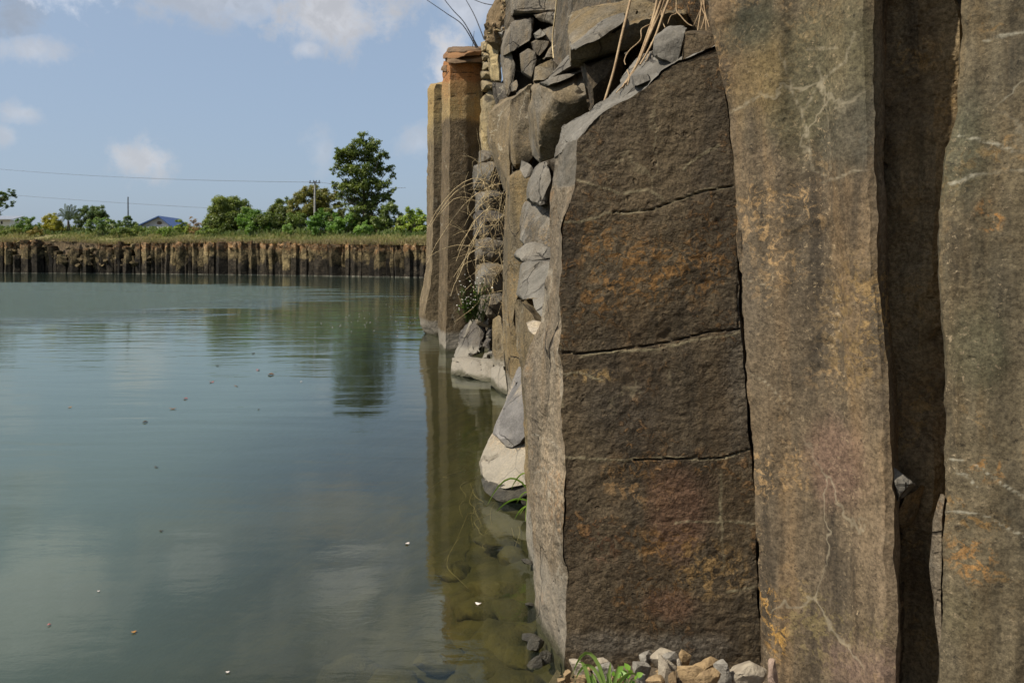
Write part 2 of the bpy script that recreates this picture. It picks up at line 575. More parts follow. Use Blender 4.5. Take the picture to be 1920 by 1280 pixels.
    c = t.mix(fr, c, fcol)
    # pale tide mark just above the water, dark wet foot
    if tide:
        tz = t.math("ADD", z, t.math("MULTIPLY", t.math("SUBTRACT", t.noise(P, 2.0, 4, .6), 0.5), 0.22))
        c = t.mix(t.step(tz, 0.36, 0.26, 0, .72 if tide is True else tide), c, (.26, .235, .19))
        c = t.mix(t.step(tz, 0.085, 0.03, 0, .85), c, (.050, .046, .024))
    ca = t.attr("crack")
    c = t.mix(t.step(ca, 0.945, 0.985), c, (.012, .010, .008))
    # relief
    b1 = t.noise(P, 13.0 * sc * bsc, 9, 0.62, 0.2)
    b2 = t.noise(P, 70.0, 5, 0.65)
    soft = t.math("SUBTRACT", 1.0, t.math("MULTIPLY", fr, 0.45))
    bz = t.step(t.noise(P, 3.3 * sc, 4, .6, .3), .34, .66, .35, 1.15)
    h = t.math("ADD", t.math("MULTIPLY", t.math("MULTIPLY", b1, bz), 0.95), t.math("MULTIPLY", b2, 0.20))
    pit = t.vor(t.vmath("ADD", P, t.vmath("MULTIPLY", t.noise(P, 12.0, 3, .6, out=1), (.06, .06, .06))), 26.0, "F1")
    h = t.math("SUBTRACT", h, t.math("MULTIPLY", t.math("MULTIPLY", t.step(pit, .30, .12), t.step(t.noise(P, 6.0, 4), .52, .64)), .22))
    if crust:
        h = t.math("ADD", h, t.math("MULTIPLY", lm, crust))
    h = t.math("MULTIPLY", h, soft)
    h = t.math("ADD", h, t.math("MULTIPLY", vm, 0.05))
    if fcm is not None:
        h = t.math("SUBTRACT", t.math("ADD", h, t.math("MULTIPLY", cv, .5)), t.math("MULTIPLY", fcm, .5))
    bp = t.n("ShaderNodeBump")
    bp.inputs["Distance"].default_value = 0.045 / sc / bsc * deep
    bp.inputs["Strength"].default_value = min(1.0, 0.75 * bump)
    t.set(bp.inputs["Height"], h)
    principled(t, c, rough, bp.outputs[0], 0.25)
    return m

def leaf_mat(name, c1, c2, trans=0.35, pale=None):
    m, t = new_mat(name)
    rn = t.attr("shade")
    c = t.mix(rn, c1, c2)
    if pale:
        c = t.mix(t.step(rn, 0.93, 0.95), c, pale)
    d = t.n("ShaderNodeBsdfDiffuse"); t.set(d.inputs["Color"], c)
    tr = t.n("ShaderNodeBsdfTranslucent"); t.set(tr.inputs["Color"], t.mix(1.0, c, (1.15, 1.25, .6), "MULTIPLY"))
    gl = t.n("ShaderNodeBsdfGlossy"); gl.inputs["Roughness"].default_value = 0.45; t.set(gl.inputs["Color"], (.5, .5, .5))
    mx = t.n("ShaderNodeMixShader"); mx.inputs[0].default_value = trans
    t.set(mx.inputs[1], d.outputs[0]); t.set(mx.inputs[2], tr.outputs[0])
    mx2 = t.n("ShaderNodeMixShader"); mx2.inputs[0].default_value = 0.05
    t.set(mx2.inputs[1], mx.outputs[0]); t.set(mx2.inputs[2], gl.outputs[0])
    o = t.n("ShaderNodeOutputMaterial"); t.set(o.inputs["Surface"], mx2.outputs[0])
    return m

def plain_mat(name, c1, c2, scale=8.0, rough=0.8, bump=0.3, stretch=(1, 1, 1)):
    m, t = new_mat(name)
    P = t.vmath("MULTIPLY", t.pos(), stretch)
    n = t.noise(P, scale, 6, .65)
    c = t.mix(t.step(n, .32, .68), c1, c2)
    bp = t.n("ShaderNodeBump"); bp.inputs["Distance"].default_value = 0.02; bp.inputs["Strength"].default_value = bump
    t.set(bp.inputs["Height"], t.noise(P, scale * 4, 5, .65))
    principled(t, c, rough, bp.outputs[0], 0.25)
    return m

M = {}
M["front"] = rock_mat("basalt_dark_crust", (.064, .048, .030), (.108, .079, .045), (.090, .055, .026), (.23, .125, .048), .8,
                      vein=(.24, .20, .12), bump=1.3, crust=.55, tide=False, vein_amt=.3, streak_amt=.3, bsc=2.4, vein_line=1.0, deep=1.7, patches=[
    (0.471, 1.492, 0.314, 0.147, (.20, .105, .035), -0.9),
    (0.334, 1.610, 0.157, 0.118, (.20, .105, .035), -0.7),
    (0.706, 1.531, 0.137, 0.216, (.20, .105, .035), -0.75),
    (0.314, 1.355, 0.118, 0.078, (.20, .105, .035), -0.8),
    (0.294, 1.090, 0.137, 0.035, (.26,.17,.07), -0.9),
    (0.451, 0.707, 0.177, 0.118, (.22,.13,.055), -0.85),
    (0.608, 0.609, 0.137, 0.235, (.165, .085, .05), 0.55),
    (0.549, 0.472, 0.177, 0.078, (.20, .105, .035), -0.8),
    (0.726, 0.393, 0.177, 0.118, (.24,.15,.06), -0.85),
    (0.491, 0.295, 0.177, 0.088, (.20, .105, .035), -0.9),
    (0.334, 0.472, 0.098, 0.118, (.165, .085, .05), -0.6),
    (0.569, 0.256, 0.118, 0.078, (.165, .085, .05), 0.5),
    (0.510, 0.099, 0.432, 0.069, (.17, .15, .12), 0.5),
    (0.844, 1.060, 0.098, 0.392, (.17, .15, .12), 0.25),
    (0.392, 0.982, 0.216, 0.118, (.075,.06,.042), 0.5)])
M["brown"] = rock_mat("basalt_brown", (.185, .134, .080), (.098, .076, .050), (.215, .140, .072), (.34, .22, .105), .9,
                      vein=(.34, .29, .20), bump=.42, fleck=1.0, dark_streak=.75, vein_amt=.45, tide=False, vein_line=.6, patches=[
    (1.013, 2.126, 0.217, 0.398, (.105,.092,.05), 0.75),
    (0.868, 2.180, 0.090, 0.217, (.20,.135,.055), 0.55),
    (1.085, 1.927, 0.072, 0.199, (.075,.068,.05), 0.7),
    (1.194, 1.945, 0.072, 0.543, (.16,.135,.10), 0.45),
    (1.230, 1.348, 0.109, 0.199, (.30,.20,.085), -0.9),
    (1.121, 1.312, 0.163, 0.271, (.26,.17,.07), -0.7),
    (1.085, 0.824, 0.090, 0.199, (.20,.12,.085), 0.55),
    (1.212, 0.625, 0.109, 0.307, (.24,.175,.11), 0.45),
    (0.935, 0.213, 0.042, 0.134, (.42,.23,.06), -1.0),
    (0.916, 0.309, 0.031, 0.076, (.40,.22,.06), -0.9),
    (1.049, 0.263, 0.163, 0.181, (.20,.155,.07), -0.6),
    (0.832, 1.384, 0.072, 0.470, (.13,.105,.075), 0.5),
    (1.175, 0.173, 0.127, 0.145, (.20,.13,.10), 0.5),
    (0.821, 2.332, 0.115, 0.115, (.055,.055,.035), 0.8),  # shadow of overhanging plants, painted into the colour of the column top
    (1.031, 1.276, 0.090, 0.217, (.08,.062,.042), -0.6)])
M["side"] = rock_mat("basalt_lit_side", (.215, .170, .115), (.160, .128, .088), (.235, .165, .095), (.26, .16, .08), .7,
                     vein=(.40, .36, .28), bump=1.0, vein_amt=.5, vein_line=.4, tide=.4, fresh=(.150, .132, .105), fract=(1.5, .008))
M["olive"] = rock_mat("basalt_olive", (.130, .102, .060), (.084, .072, .048), (.155, .108, .054), (.26, .15, .05), .65,
                      vein=(.36, .33, .25), bump=.42, fleck=1.0, dark_streak=.7, vein_amt=.4, tide=False, vein_line=.95, patches=[
    (1.311, 1.862, 0.118, 0.236, (.075,.075,.045), 0.6),
    (1.238, 1.524, 0.044, 0.442, (.175,.115,.05), 0.6),
    (1.356, 1.258, 0.088, 0.177, (.095,.09,.052), 0.6),
    (1.385, 1.641, 0.044, 0.059, (.32,.16,.05), -0.9),
    (1.341, 0.639, 0.088, 0.088, (.30,.16,.055), -0.85),
    (1.385, 0.905, 0.059, 0.044, (.28,.15,.05), -0.8),
    (1.311, 0.463, 0.088, 0.118, (.12,.10,.055), 0.5),
    (1.253, 2.010, 0.037, 0.295, (.17,.12,.05), 0.5)])
M["groove"] = rock_mat("basalt_groove", (.22, .155, .080), (.27, .20, .11), (.17, .12, .068), (.34, .22, .09), .8, bump=1.2, tide=False, vein_amt=.25)
M["grey"] = rock_mat("basalt_grey", (.165, .140, .105), (.115, .100, .080), (.185, .138, .080), (.25, .165, .075), .65, bump=1.0, vein_amt=.3, fract=(3.2, .022))
M["gold"] = rock_mat("basalt_gold", (.190, .138, .068), (.145, .115, .072), (.205, .138, .058), (.27, .17, .065), .7, bump=1.0, vein_amt=.5, fract=(2.2, .015))
M["speckled"] = rock_mat("basalt_speckled", (.185, .140, .082), (.135, .108, .072), (.200, .145, .075), (.27, .18, .08), .5, bump=.7, vein_amt=.7, fleck=.8)
M["far_a"] = rock_mat("column_patina", (.205, .150, .075), (.165, .125, .070), (.21, .135, .055), (.27, .135, .04), .5, bump=.8,
                      patina=(2.75, (.036, .029, .021), 1.3, 1.0, .35), top=(3.55, (.23, .14, .055), (.24, .105, .032), .85, .55))
M["pale"] = rock_mat("basalt_pale_yellow", (.37, .285, .145), (.30, .24, .14), (.35, .25, .11), (.35, .22, .08), .5, bump=.9, fresh=(.24, .225, .195), fract=(2.2, .03))
M["earth"] = plain_mat("conglomerate_earth", (.20, .14, .075), (.12, .085, .045), 14, .95, .9)
M["boulder"] = rock_mat("boulder_limed", (.43, .35, .245), (.27, .22, .155), (.36, .28, .17), (.34, .22, .10), .7, fract=(2.6, .012), fresh=(.20, .185, .17), bump=.6)
M["slab"] = rock_mat("slab_dark", (.115, .098, .080), (.080, .070, .058), (.14, .11, .075), (.2, .14, .08), .35, bump=1.0, fresh=(.115, .105, .092), fract=(3.0, .03))
M["cream"] = rock_mat("cream_limed", (.29, .24, .175), (.19, .155, .115), (.25, .195, .125), (.26, .17, .08), .6, bump=.9, fract=(1.8, .02))
M["body"] = rock_mat("cliff_body", (.10, .082, .058), (.07, .06, .045), (.11, .08, .045), (.18, .11, .05), .5, bump=1.0)
M["stone_pale"] = plain_mat("stone_pale", (.42, .36, .27), (.28, .235, .18), 22, .9, .6)
M["stone_tan"] = plain_mat("stone_tan", (.36, .25, .13), (.24, .165, .09), 20, .9, .6)
M["stone_grey"] = plain_mat("stone_grey", (.33, .30, .25), (.20, .18, .15), 22, .9, .7)
M["stone_pink"] = plain_mat("stone_pink", (.36, .26, .20), (.28, .20, .15), 18, .9, .5)
M["stone_dark"] = plain_mat("stone_wet", (.085, .075, .055), (.045, .040, .03), 24, .35, .8)
M["algae"] = plain_mat("algae_rock", (.066, .052, .011), (.034, .028, .007), 6, .9, .8)
M["bed"] = plain_mat("pond_mud", (.052, .043, .009), (.028, .024, .006), 5, .95, .6)
M["gravel"] = plain_mat("gravel_ground", (.26, .20, .13), (.13, .10, .07), 45, .95, 1.0)
M["straw"] = plain_mat("dry_straw", (.60, .48, .28), (.46, .34, .18), 9, .8, .2)
M["root"] = plain_mat("dry_root", (.40, .29, .17), (.28, .19, .11), 14, .85, .4)
M["twig"] = plain_mat("drowned_twig", (.20, .155, .06), (.13, .10, .04), 14, .9, .3)
M["bark"] = plain_mat("bark", (.13, .10, .07), (.075, .06, .045), 5, .95, .6, (1, 1, .3))
M["concrete"] = plain_mat("pole_concrete", (.40, .38, .35), (.30, .29, .27), 3, .9, .2)
M["metal"] = plain_mat("dark_metal", (.06, .06, .06), (.09, .09, .09), 5, .6, .1)
M["wire"] = plain_mat("wire", (.10, .10, .11), (.13, .13, .14), 5, .6, .1)
M["far_b"] = None

# ---------------------------------------------------------------- water
def water_material():
    m, t = new_mat("pond_water")
    P = t.pos()
    x, y, z = t.sep(P)
    # breeze-ruffled area out to the left, calm lanes near the cliff and along the far bank
    ex = t.math("DIVIDE", t.math("ADD", x, 50.0), 43.0)
    ey = t.math("DIVIDE", t.math("SUBTRACT", y, 36.0), 33.0)
    rr = t.math("SQRT", t.math("ADD", t.math("MULTIPLY", ex, ex), t.math("MULTIPLY", ey, ey)))
    wob = t.math("MULTIPLY", t.math("SUBTRACT", t.noise(t.vmath("MULTIPLY", P, (.6, 1.4, 1)), .22, 4, .6), .5), .45)
    ruf = t.step(t.math("ADD", rr, wob), 1.02, 0.86)
    w1 = t.noise(t.vmath("MULTIPLY", P, (1.0, 2.1, 1)), 4.2, 5, .62, .4)
    w2 = t.noise(t.vmath("MULTIPLY", P, (.55, 1.9, 1)), 1.25, 3, .5, .5)
    w3 = t.noise(t.vmath("MULTIPLY", P, (.35, 1.6, 1)), .55, 2, .5, .6)
    near = t.step(y, 4.0, 16.0, .25, 1.0)
    hgt = t.math("MULTIPLY", t.math("MULTIPLY", w1, .085), t.math("ADD", ruf, .012))
    hgt = t.math("ADD", hgt, t.math("MULTIPLY", t.math("MULTIPLY", w2, .011), t.math("ADD", t.math("MULTIPLY", ruf, 2.2), near)))
    hgt = t.math("ADD", hgt, t.math("MULTIPLY", w3, .010))
    bp = t.n("ShaderNodeBump"); bp.inputs["Distance"].default_value = 1.0; bp.inputs["Strength"].default_value = 1.0
    t.set(bp.inputs["Height"], hgt)
    fr = t.n("ShaderNodeFresnel"); fr.inputs["IOR"].default_value = 1.33; t.set(fr.inputs["Normal"], bp.outputs[0])
    gl = t.n("ShaderNodeBsdfGlossy"); t.set(gl.inputs["Roughness"], t.math("MULTIPLY", ruf, .10)); t.set(gl.inputs["Normal"], bp.outputs[0])
    t.set(gl.inputs["Color"], (.92, .98, .93))
    tr = t.n("ShaderNodeBsdfTransparent"); t.set(tr.inputs["Color"], (.93, .95, .86))
    df = t.n("ShaderNodeBsdfDiffuse"); t.set(df.inputs["Color"], (.165, .222, .165))
    off = t.math("SUBTRACT", t.math("SUBTRACT", .35, t.math("MULTIPLY", y, .11)), x)
    off = t.math("ADD", off, t.math("MULTIPLY", t.math("SUBTRACT", t.noise(P, .8, 4, .6), .5), 1.0))
    turb = t.step(off, .25, 2.8, .035, .37)
    mx = t.n("ShaderNodeMixShader"); t.set(mx.inputs[0], turb)
    t.set(mx.inputs[1], tr.outputs[0]); t.set(mx.inputs[2], df.outputs[0])
    m2 = t.n("ShaderNodeMixShader"); t.set(m2.inputs[0], fr.outputs[0])
    t.set(m2.inputs[1], mx.outputs[0]); t.set(m2.inputs[2], gl.outputs[0])
    va = t.n("ShaderNodeVolumeAbsorption"); t.set(va.inputs["Color"], (.55, .52, .20)); va.inputs["Density"].default_value = .9
    o = t.n("ShaderNodeOutputMaterial")
    t.set(o.inputs["Surface"], m2.outputs[0]); t.set(o.inputs["Volume"], va.outputs[0])
    return m

b = Bag()
b.box((-300, -8, -6), (60, 200, 0))
tag(b.build("water", water_material(), smooth=False), kind="structure")

def shore_x(y):
    return np.interp(y, [-8, 0, 2.2, 2.9, 3.4, 5.5, 9, 13.5, 17, 19, 25, 210], [0.25, .30, .30, .22, .08, -.12, -.12, -1.0, -1.75, -1.6, 4, 60])

nx_, ny_ = 150, 220
gx = np.concatenate([np.linspace(-40, -4, 30), np.linspace(-3.9, 1.6, 100), np.linspace(1.8, 40, 20)])
gy = np.concatenate([np.linspace(-8, 1.2, 20), np.linspace(1.3, 8, 130), np.linspace(8.2, 205, 70)])
X, Y = np.meshgrid(gx, gy)
dist = shore_x(Y) - X
p2 = np.stack([X.ravel(), Y.ravel(), np.zeros(X.size)], 1)
bumpz = (fbm(p2 * 2.2, 4, .55, 3) * .10 + fbm(p2 * 7, 3, .5, 4) * .03).reshape(X.shape)
Z = -(0.10 + 0.30 * np.maximum(dist, 0) + .05 * np.maximum(dist, 0) ** 2) + bumpz
Z = np.maximum(Z, -4.5)
Z = np.where(dist < 0, np.maximum(Z, -.10 + bumpz * .5 + np.minimum(-dist, 1) * .08), Z)
idx = np.arange(X.size).reshape(X.shape)
fq = np.stack([idx[:-1, :-1], idx[:-1, 1:], idx[1:, 1:], idx[1:, :-1]], -1).reshape(-1, 4)
tag(link("pond_bed", np.stack([X.ravel(), Y.ravel(), Z.ravel()], 1), fq, M["bed"]), kind="structure")
b = Bag()
b.add([(-3000, -3000, -7), (3000, -3000, -7), (3000, 5000, -7), (-3000, 5000, -7)], [(0, 1, 2, 3)])
tag(b.build("ground", M["gravel"], smooth=False), kind="structure")

# stony shore at the photographer's feet, under the near columns
gx = np.linspace(0.02, 3.2, 90); gy = np.linspace(-3, 3.1, 150)
X, Y = np.meshgrid(gx, gy)
p2 = np.stack([X.ravel(), Y.ravel(), np.zeros(X.size)], 1)
edge = np.minimum(X - (.20 + .04 * np.sin(Y * 5)), 0.5)
Z = np.where(edge < 0, -.35 + 1.6 * (edge + .2), 0.0) + 0.03 * np.clip(edge, 0, 1) + (fbm(p2 * 9, 4, .6, 5) * .022).reshape(X.shape) + .01
Z = np.maximum(Z, -.4)
idx = np.arange(X.size).reshape(X.shape)
fq = np.stack([idx[:-1, :-1], idx[:-1, 1:], idx[1:, 1:], idx[1:, :-1]], -1).reshape(-1, 4)
tag(link("shore_ground", np.stack([X.ravel(), Y.ravel(), Z.ravel()], 1), fq, M["gravel"]), kind="structure")

# ---------------------------------------------------------------- the cliff body behind the columns
plan = [(2.3, -4), (2.1, 1.4), (1.5, 2.7), (1.22, 3.3), (.95, 4.6), (.62, 6.2), (.42, 9), (.02, 12), (-.72, 15.6), (-1.0, 18.3), (.2, 21), (6, 24), (45, 26), (45, -4)]
rows = []
for zz, inset in ((-1.2, 0), (0.5, 0), (2.0, .04), (3.6, .1), (4.75, .2), (4.95, .6)):
    row = []
    for (x_, y_) in plan[:11]:
        row.append((x_ + inset * .9, y_ + (inset * .2 if y_ < 18 else -inset), zz))
    rows.append(row)
def body_top(v, v2, n):
    return v2
cb = net_rock("cliff", rows, M["body"], seg=.16, amp=.13, freq=1.1, seed=21, step=.03, world_pts=True)
tag(cb, kind="structure")
b = Bag()
top = [(x_ + .5, y_, 4.93) for (x_, y_) in plan[:11]] + [(45, 26, 4.93), (45, -4, 4.93)]
b.add(top + [(14, 8, 4.97)], [(i, (i + 1) % 13, 13) for i in range(13)])
tag(b.build("cliff_top_ground", M["earth"], smooth=False), kind="structure")

# ---------------------------------------------------------------- near columns
# the broken pillar in the middle foreground: dark crusted front, lit left side, slanting fractured top
def row(L, Fp, Rp, ys, dL, dF, dR, k=(.25, .5, .75), bulge=0.0):
    (lx, ly), (fx, fy), (rx, ry) = L, Fp, Rp
    out = [(lx + 70, ly - 8, dL + .55), (lx, ly, dL), (fx, fy, dF)]
    for i, q in enumerate(k):
        yy = ys[i] if ys else fy + (ry - fy) * q
        out.append((fx + (rx - fx) * q, yy, dF + (dR - dF) * q - bulge * math.sin(q * math.pi)))
    out += [(rx, ry, dR), (rx + 40, ry, dR + .5)]
    return out
dL, dF, dR = 3.38, 2.95, 2.90
P1 = [
    row((1042, 1330), (1060, 1340), (1428, 1345), None, 3.30, dF, dR),
    row((1012, 1215), (1060, 1200), (1424, 1200), None, 3.34, dF, dR, bulge=.012),
    row((1001, 1110), (1060, 1080), (1420, 1060), None, dL, dF, dR, bulge=.02),
    row((990, 940), (1060, 960), (1415, 940), None, dL, dF, dR, bulge=.02),
    row((984, 800), (1055, 810), (1402, 800), None, dL, dF, dR, bulge=.02),
    row((983, 700), (1055, 692), (1390, 640), None, dL, dF, dR, bulge=.01),
    row((992, 655), (1046, 657), (1387, 617), (650, 641, 629), dL, dF, dR),
    row((1016, 605), (1054, 600), (1386, 575), None, 3.34, dF, dR, bulge=.015),
    row((1026, 500), (1053, 520), (1384, 480), None, 3.30, dF, dR, bulge=.02),
    row((1031, 425), (1056, 420), (1378, 380), None, 3.28, dF, dR, bulge=.015),
    row((1034, 350), (1076, 345), (1371, 290), None, 3.20, dF, dR),
    [(1120, 250, 3.8), (1040, 295, 3.16), (1084, 262, 2.97), (1133, 213, 2.96), (1213, 159, 2.94), (1276, 118, 2.92), (1351, 92, 2.9), (1391, 92, 3.4)],
    [(1120, 232, 3.8), (1054, 242, 3.20), (1078, 233, 3.16), (1112, 200, 3.16), (1180, 150, 3.16), (1262, 100, 3.12), (1345, 64, 3.1), (1385, 60, 3.4)],
    [(1120, 260, 3.9), (1075, 262, 3.7), (1090, 262, 3.7), (1130, 230, 3.7), (1200, 190, 3.7), (1270, 140, 3.6), (1350, 110, 3.5), (1385, 100, 3.5)],
]
P1_cracks = [[(1046, 660), (1090, 663), (1150, 657), (1230, 645), (1290, 633), (1330, 622), (1388, 616)],
             [(1387, 430), (1385, 520), (1384, 580), (1386, 617)], [(1150, 398), (1225, 392), (1260, 378), (1310, 362), (1372, 349)], [(1190, 863), (1350, 858), (1376, 851), (1406, 843)]]
P1_veins = [[(1050, 418), (1110, 412), (1150, 398), (1225, 392), (1260, 378), (1310, 362), (1372, 349)],
            [(1170, 362), (1215, 356), (1240, 368), (1250, 384)], [(1280, 318), (1345, 270)], [(1086, 337), (1120, 345), (1160, 362)],
            [(1060, 858), (1190, 862), (1350, 857), (1376, 850), (1406, 842)], [(1355, 880), (1352, 960), (1350, 1020), (1357, 1070)],
            [(1270, 980), (1420, 978)], [(1362, 1108), (1420, 1099)], [(1056, 700), (1085, 698), (1100, 704), (1128, 710)],
            [(1090, 668), (1240, 650), (1385, 622)],
            [(996, 815), (1020, 822), (1040, 838), (1056, 862)], [(1000, 885), (1016, 880), (1035, 895), (1058, 925)], [(1030, 660), (1045, 700), (1056, 760)],
            [(1015, 430), (1028, 520), (1020, 600)]]
p1 = thing("rock_pillar", "broken basalt pillar with a dark crusted front, pale left side and slanting grey top", "rock pillar", at(1240, 1270, 3.0))
def p1_extra(v, v2, n):
    px, py, d = pixels_of(v)
    # lump and hollow of the crust, flakes
    fl = fbm(v * np.array([5, 5, 7.5]), 4, .55, 51)
    q = fl * 3.2
    lf = np.floor(q); st = lf + sstep(q - lf, .8, 1.0)
    front = (n[:, 1] < -.6).astype(float)
    return v2 + n * (front * (st * .0016 + .0035 * fbm(v * np.array([40, 40, 55]), 4, .6, 52)))[:, None]
net = np.array(P1)
net_rock("front_face", [r_[2:7] for r_ in P1[:11]] + [P1[11][2:7]], M["front"], seg=.0065, amp=.005, freq=6, seed=31, veins=P1_veins, cracks=P1_cracks, parent=p1, extra=p1_extra)
sd = SIDE = []
BEV = {9: (1046, 424, 3.08), 10: (1054, 348, 3.04), 11: (1063, 268, 3.03)}
for k_, r_ in enumerate(P1[:12]):
    l_, f_ = r_[1], r_[2]
    SIDE.append([r_[0], l_, BEV.get(k_, tuple(l_[q] + (f_[q] - l_[q]) * .72 for q in range(3))), f_])
net_rock("side_face", SIDE, M["side"], seg=.009, amp=.014, freq=5, seed=32, step=.004, stretch=(1, 1, .35), veins=P1_veins, parent=p1, fresh_rows=10.0)
net_rock("right_face", [r_[6:] for r_ in P1[:12]], M["front"], seg=.03, amp=.01, freq=6, seed=33, parent=p1)
net_rock("broken_top", P1[11:], M["front"], seg=.012, amp=.02, freq=7, seed=34, step=.006, fresh_rows=-.5, parent=p1)

for i_, pts_ in enumerate([
    [(1053, 241, 3.22), (1081, 231, 3.2), (1106, 207, 3.22), (1140, 187, 3.26), (1086, 288, 3.0), (1121, 246, 3.0), (1156, 226, 2.995), (1060, 264, 3.1), (1150, 200, 3.03), (1100, 240, 3.0)],
    [(1136, 188, 3.26), (1165, 164, 3.26), (1186, 139, 3.22), (1228, 108, 3.16), (1154, 227, 2.99), (1199, 193, 2.955), (1213, 172, 2.945), (1243, 142, 2.935), (1250, 120, 3.02), (1180, 172, 3.02)],
    [(1224, 112, 3.15), (1262, 98, 3.1), (1285, 102, 3.05), (1240, 146, 2.935), (1277, 124, 2.925), (1284, 110, 2.97)]]):
    hull_rock("broken_top", pts_, M["grey"], .22, amp=.006, freq=9, seed=700 + i_, step=.003, fresh=1.0, parent=p1, chips=5, facets=4)
# blocks riding on the broken top edge
hull_rock("grey_block", [(1228, 70, 3.02), (1250, 52, 3.06), (1284, 56, 3.02), (1280, 78, 2.99), (1270, 122, 2.96), (1228, 104, 3.0)], M["grey"], .28, fresh=1, amp=.012, step=.004,
          label="pale grey rounded block on the highest corner of the broken pillar", seed=41)
hull_rock("dark_block", [(1284, 57, 2.98), (1344, 61, 2.98), (1352, 92, 2.93), (1278, 119, 2.94), (1282, 80, 2.96)], M["front"], .3, amp=.012, seed=42,
          label="dark square-topped block wedged between grey block and tall brown column", )
hull_rock("fracture_chip", [(1184, 142, 2.98), (1215, 138, 2.97), (1222, 152, 2.95), (1186, 164, 2.95)], M["grey"], .15, fresh=1, amp=.006, seed=43,
          label="small cracked chip on the slanting pillar top at the foot of the dry roots")
hull_rock("grey_block", [(1162, 150, 3.3), (1180, 125, 3.35), (1200, 105, 3.4), (1226, 96, 3.3), (1224, 120, 3.2), (1190, 145, 3.2), (1166, 166, 3.25)], M["grey"], .3, fresh=.9, amp=.012, seed=44,
          label="grey block behind the dry roots above the slanting pillar top")

# the tall fluted column to the right of the pillar
def colnet(ys, Lx, Rx, dl, dr, ks, wav):
    rows = []
    for i, y_ in enumerate(ys):
        lx, rx = Lx[i], Rx[i]
        rr = [(lx + 60, y_, dl + .6), (lx + 2, y_, dl + .12), (lx, y_, dl)]
        for k, wv in zip(ks, wav):
            q = wv[i] if isinstance(wv, (list, tuple)) else wv
            rr.append((lx + (rx - lx) * k, y_, dl + (dr - dl) * k + q))
        rr += [(rx, y_, dr), (rx + 10, y_, dr + .06), (rx + 22, y_, dr + .45)]
        rows.append(rr)
    return rows
ys = [1460, 1280, 1120, 1000, 880, 760, 680, 600, 500, 400, 300, 200, 80, 0, -300, -800, -1250]
Lx = [1434, 1426, 1422, 1418, 1410, 1400, 1393, 1388, 1384, 1378, 1370, 1360, 1344, 1330, 1290, 1270, 1260]
Rx = [1680, 1679, 1678, 1679, 1676, 1673, 1668, 1660, 1652, 1646, 1642, 1641, 1641, 1641, 1640, 1636, 1630]
big = colnet(ys, Lx, Rx, 2.88, 2.50, (.12, .3, .5, .66, .8, .93), (-.015, .0, .028, .030, .0, -.02))
P2_veins = [[(1540, 345), (1600, 326), (1642, 318)], [(1460, 90), (1490, 180), (1500, 210), (1525, 320), (1555, 335)], [(1535, 130), (1552, 235), (1560, 320)], [(1500, 210), (1545, 150), (1590, 120), (1600, 60)],
            [(1510, 95), (1575, 92)], [(1365, 215), (1420, 180)], [(1390, 690), (1440, 720), (1480, 780)], [(1380, 515), (1460, 545)]]
def p2_extra(v, v2, n):
    fl = .010 * np.sin(fbm(v * np.array([7, 7, .5]), 3, .5, 61) * 5)
    return v2 + n * (fl + .0022 * fbm(v * 55, 3, .6, 62))[:, None]
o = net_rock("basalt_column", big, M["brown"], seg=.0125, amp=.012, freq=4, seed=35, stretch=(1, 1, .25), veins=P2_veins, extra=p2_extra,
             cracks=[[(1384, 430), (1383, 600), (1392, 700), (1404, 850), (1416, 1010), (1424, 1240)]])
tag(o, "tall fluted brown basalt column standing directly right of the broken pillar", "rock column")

# the deep shaded column between the two tall ones
ys = [1460, 1200, 1000, 900, 820, 760, 640, 500, 350, 200, 60, -300, -1250]
grv = []
for i, y_ in enumerate(ys):
    grv.append([(1600, y_, 2.90), (1655, y_, 2.76), (1690, y_, 2.72 + .02 * math.sin(i * 2.1)), (1722, y_, 2.69 + .02 * math.sin(i * 1.7)),
                (1750, y_, 2.66 + .02 * math.sin(i * 1.3 + 1)), (1800, y_, 2.66), (1850, y_, 2.9)])
def grv_extra(v, v2, n):
    q = fbm(v * np.array([6, 6, 5]), 4, .55, 71) * 3
    lf = np.floor(q)
    return v2 + n * ((lf + sstep(q - lf, .7, 1)) * .011)[:, None]
o = net_rock("basalt_column", grv, M["groove"], seg=.014, amp=.030, freq=4.5, seed=36, extra=grv_extra,
             cracks=[[(1712, 818), (1735, 826), (1758, 824)]])
tag(o, "dark recessed basalt column in the shadow between the two tall brown ones", "rock column")
hull_rock("rock_chip", [(1666, 870, 2.56), (1718, 908, 2.50), (1692, 928, 2.50), (1680, 945, 2.56), (1676, 905, 2.50), (1700, 892, 2.62)], M["grey"], .14, fresh=1, amp=.006, seed=45,
          label="small sharp grey chip jutting into the dark groove")
hull_rock("rock_ledge", [(1676, 975, 2.64), (1698, 930, 2.58), (1735, 905, 2.62), (1712, 980, 2.66), (1690, 990, 2.66)], M["groove"], .12, amp=.01, seed=46,
          label="dark ledge just below the grey chip in the groove")

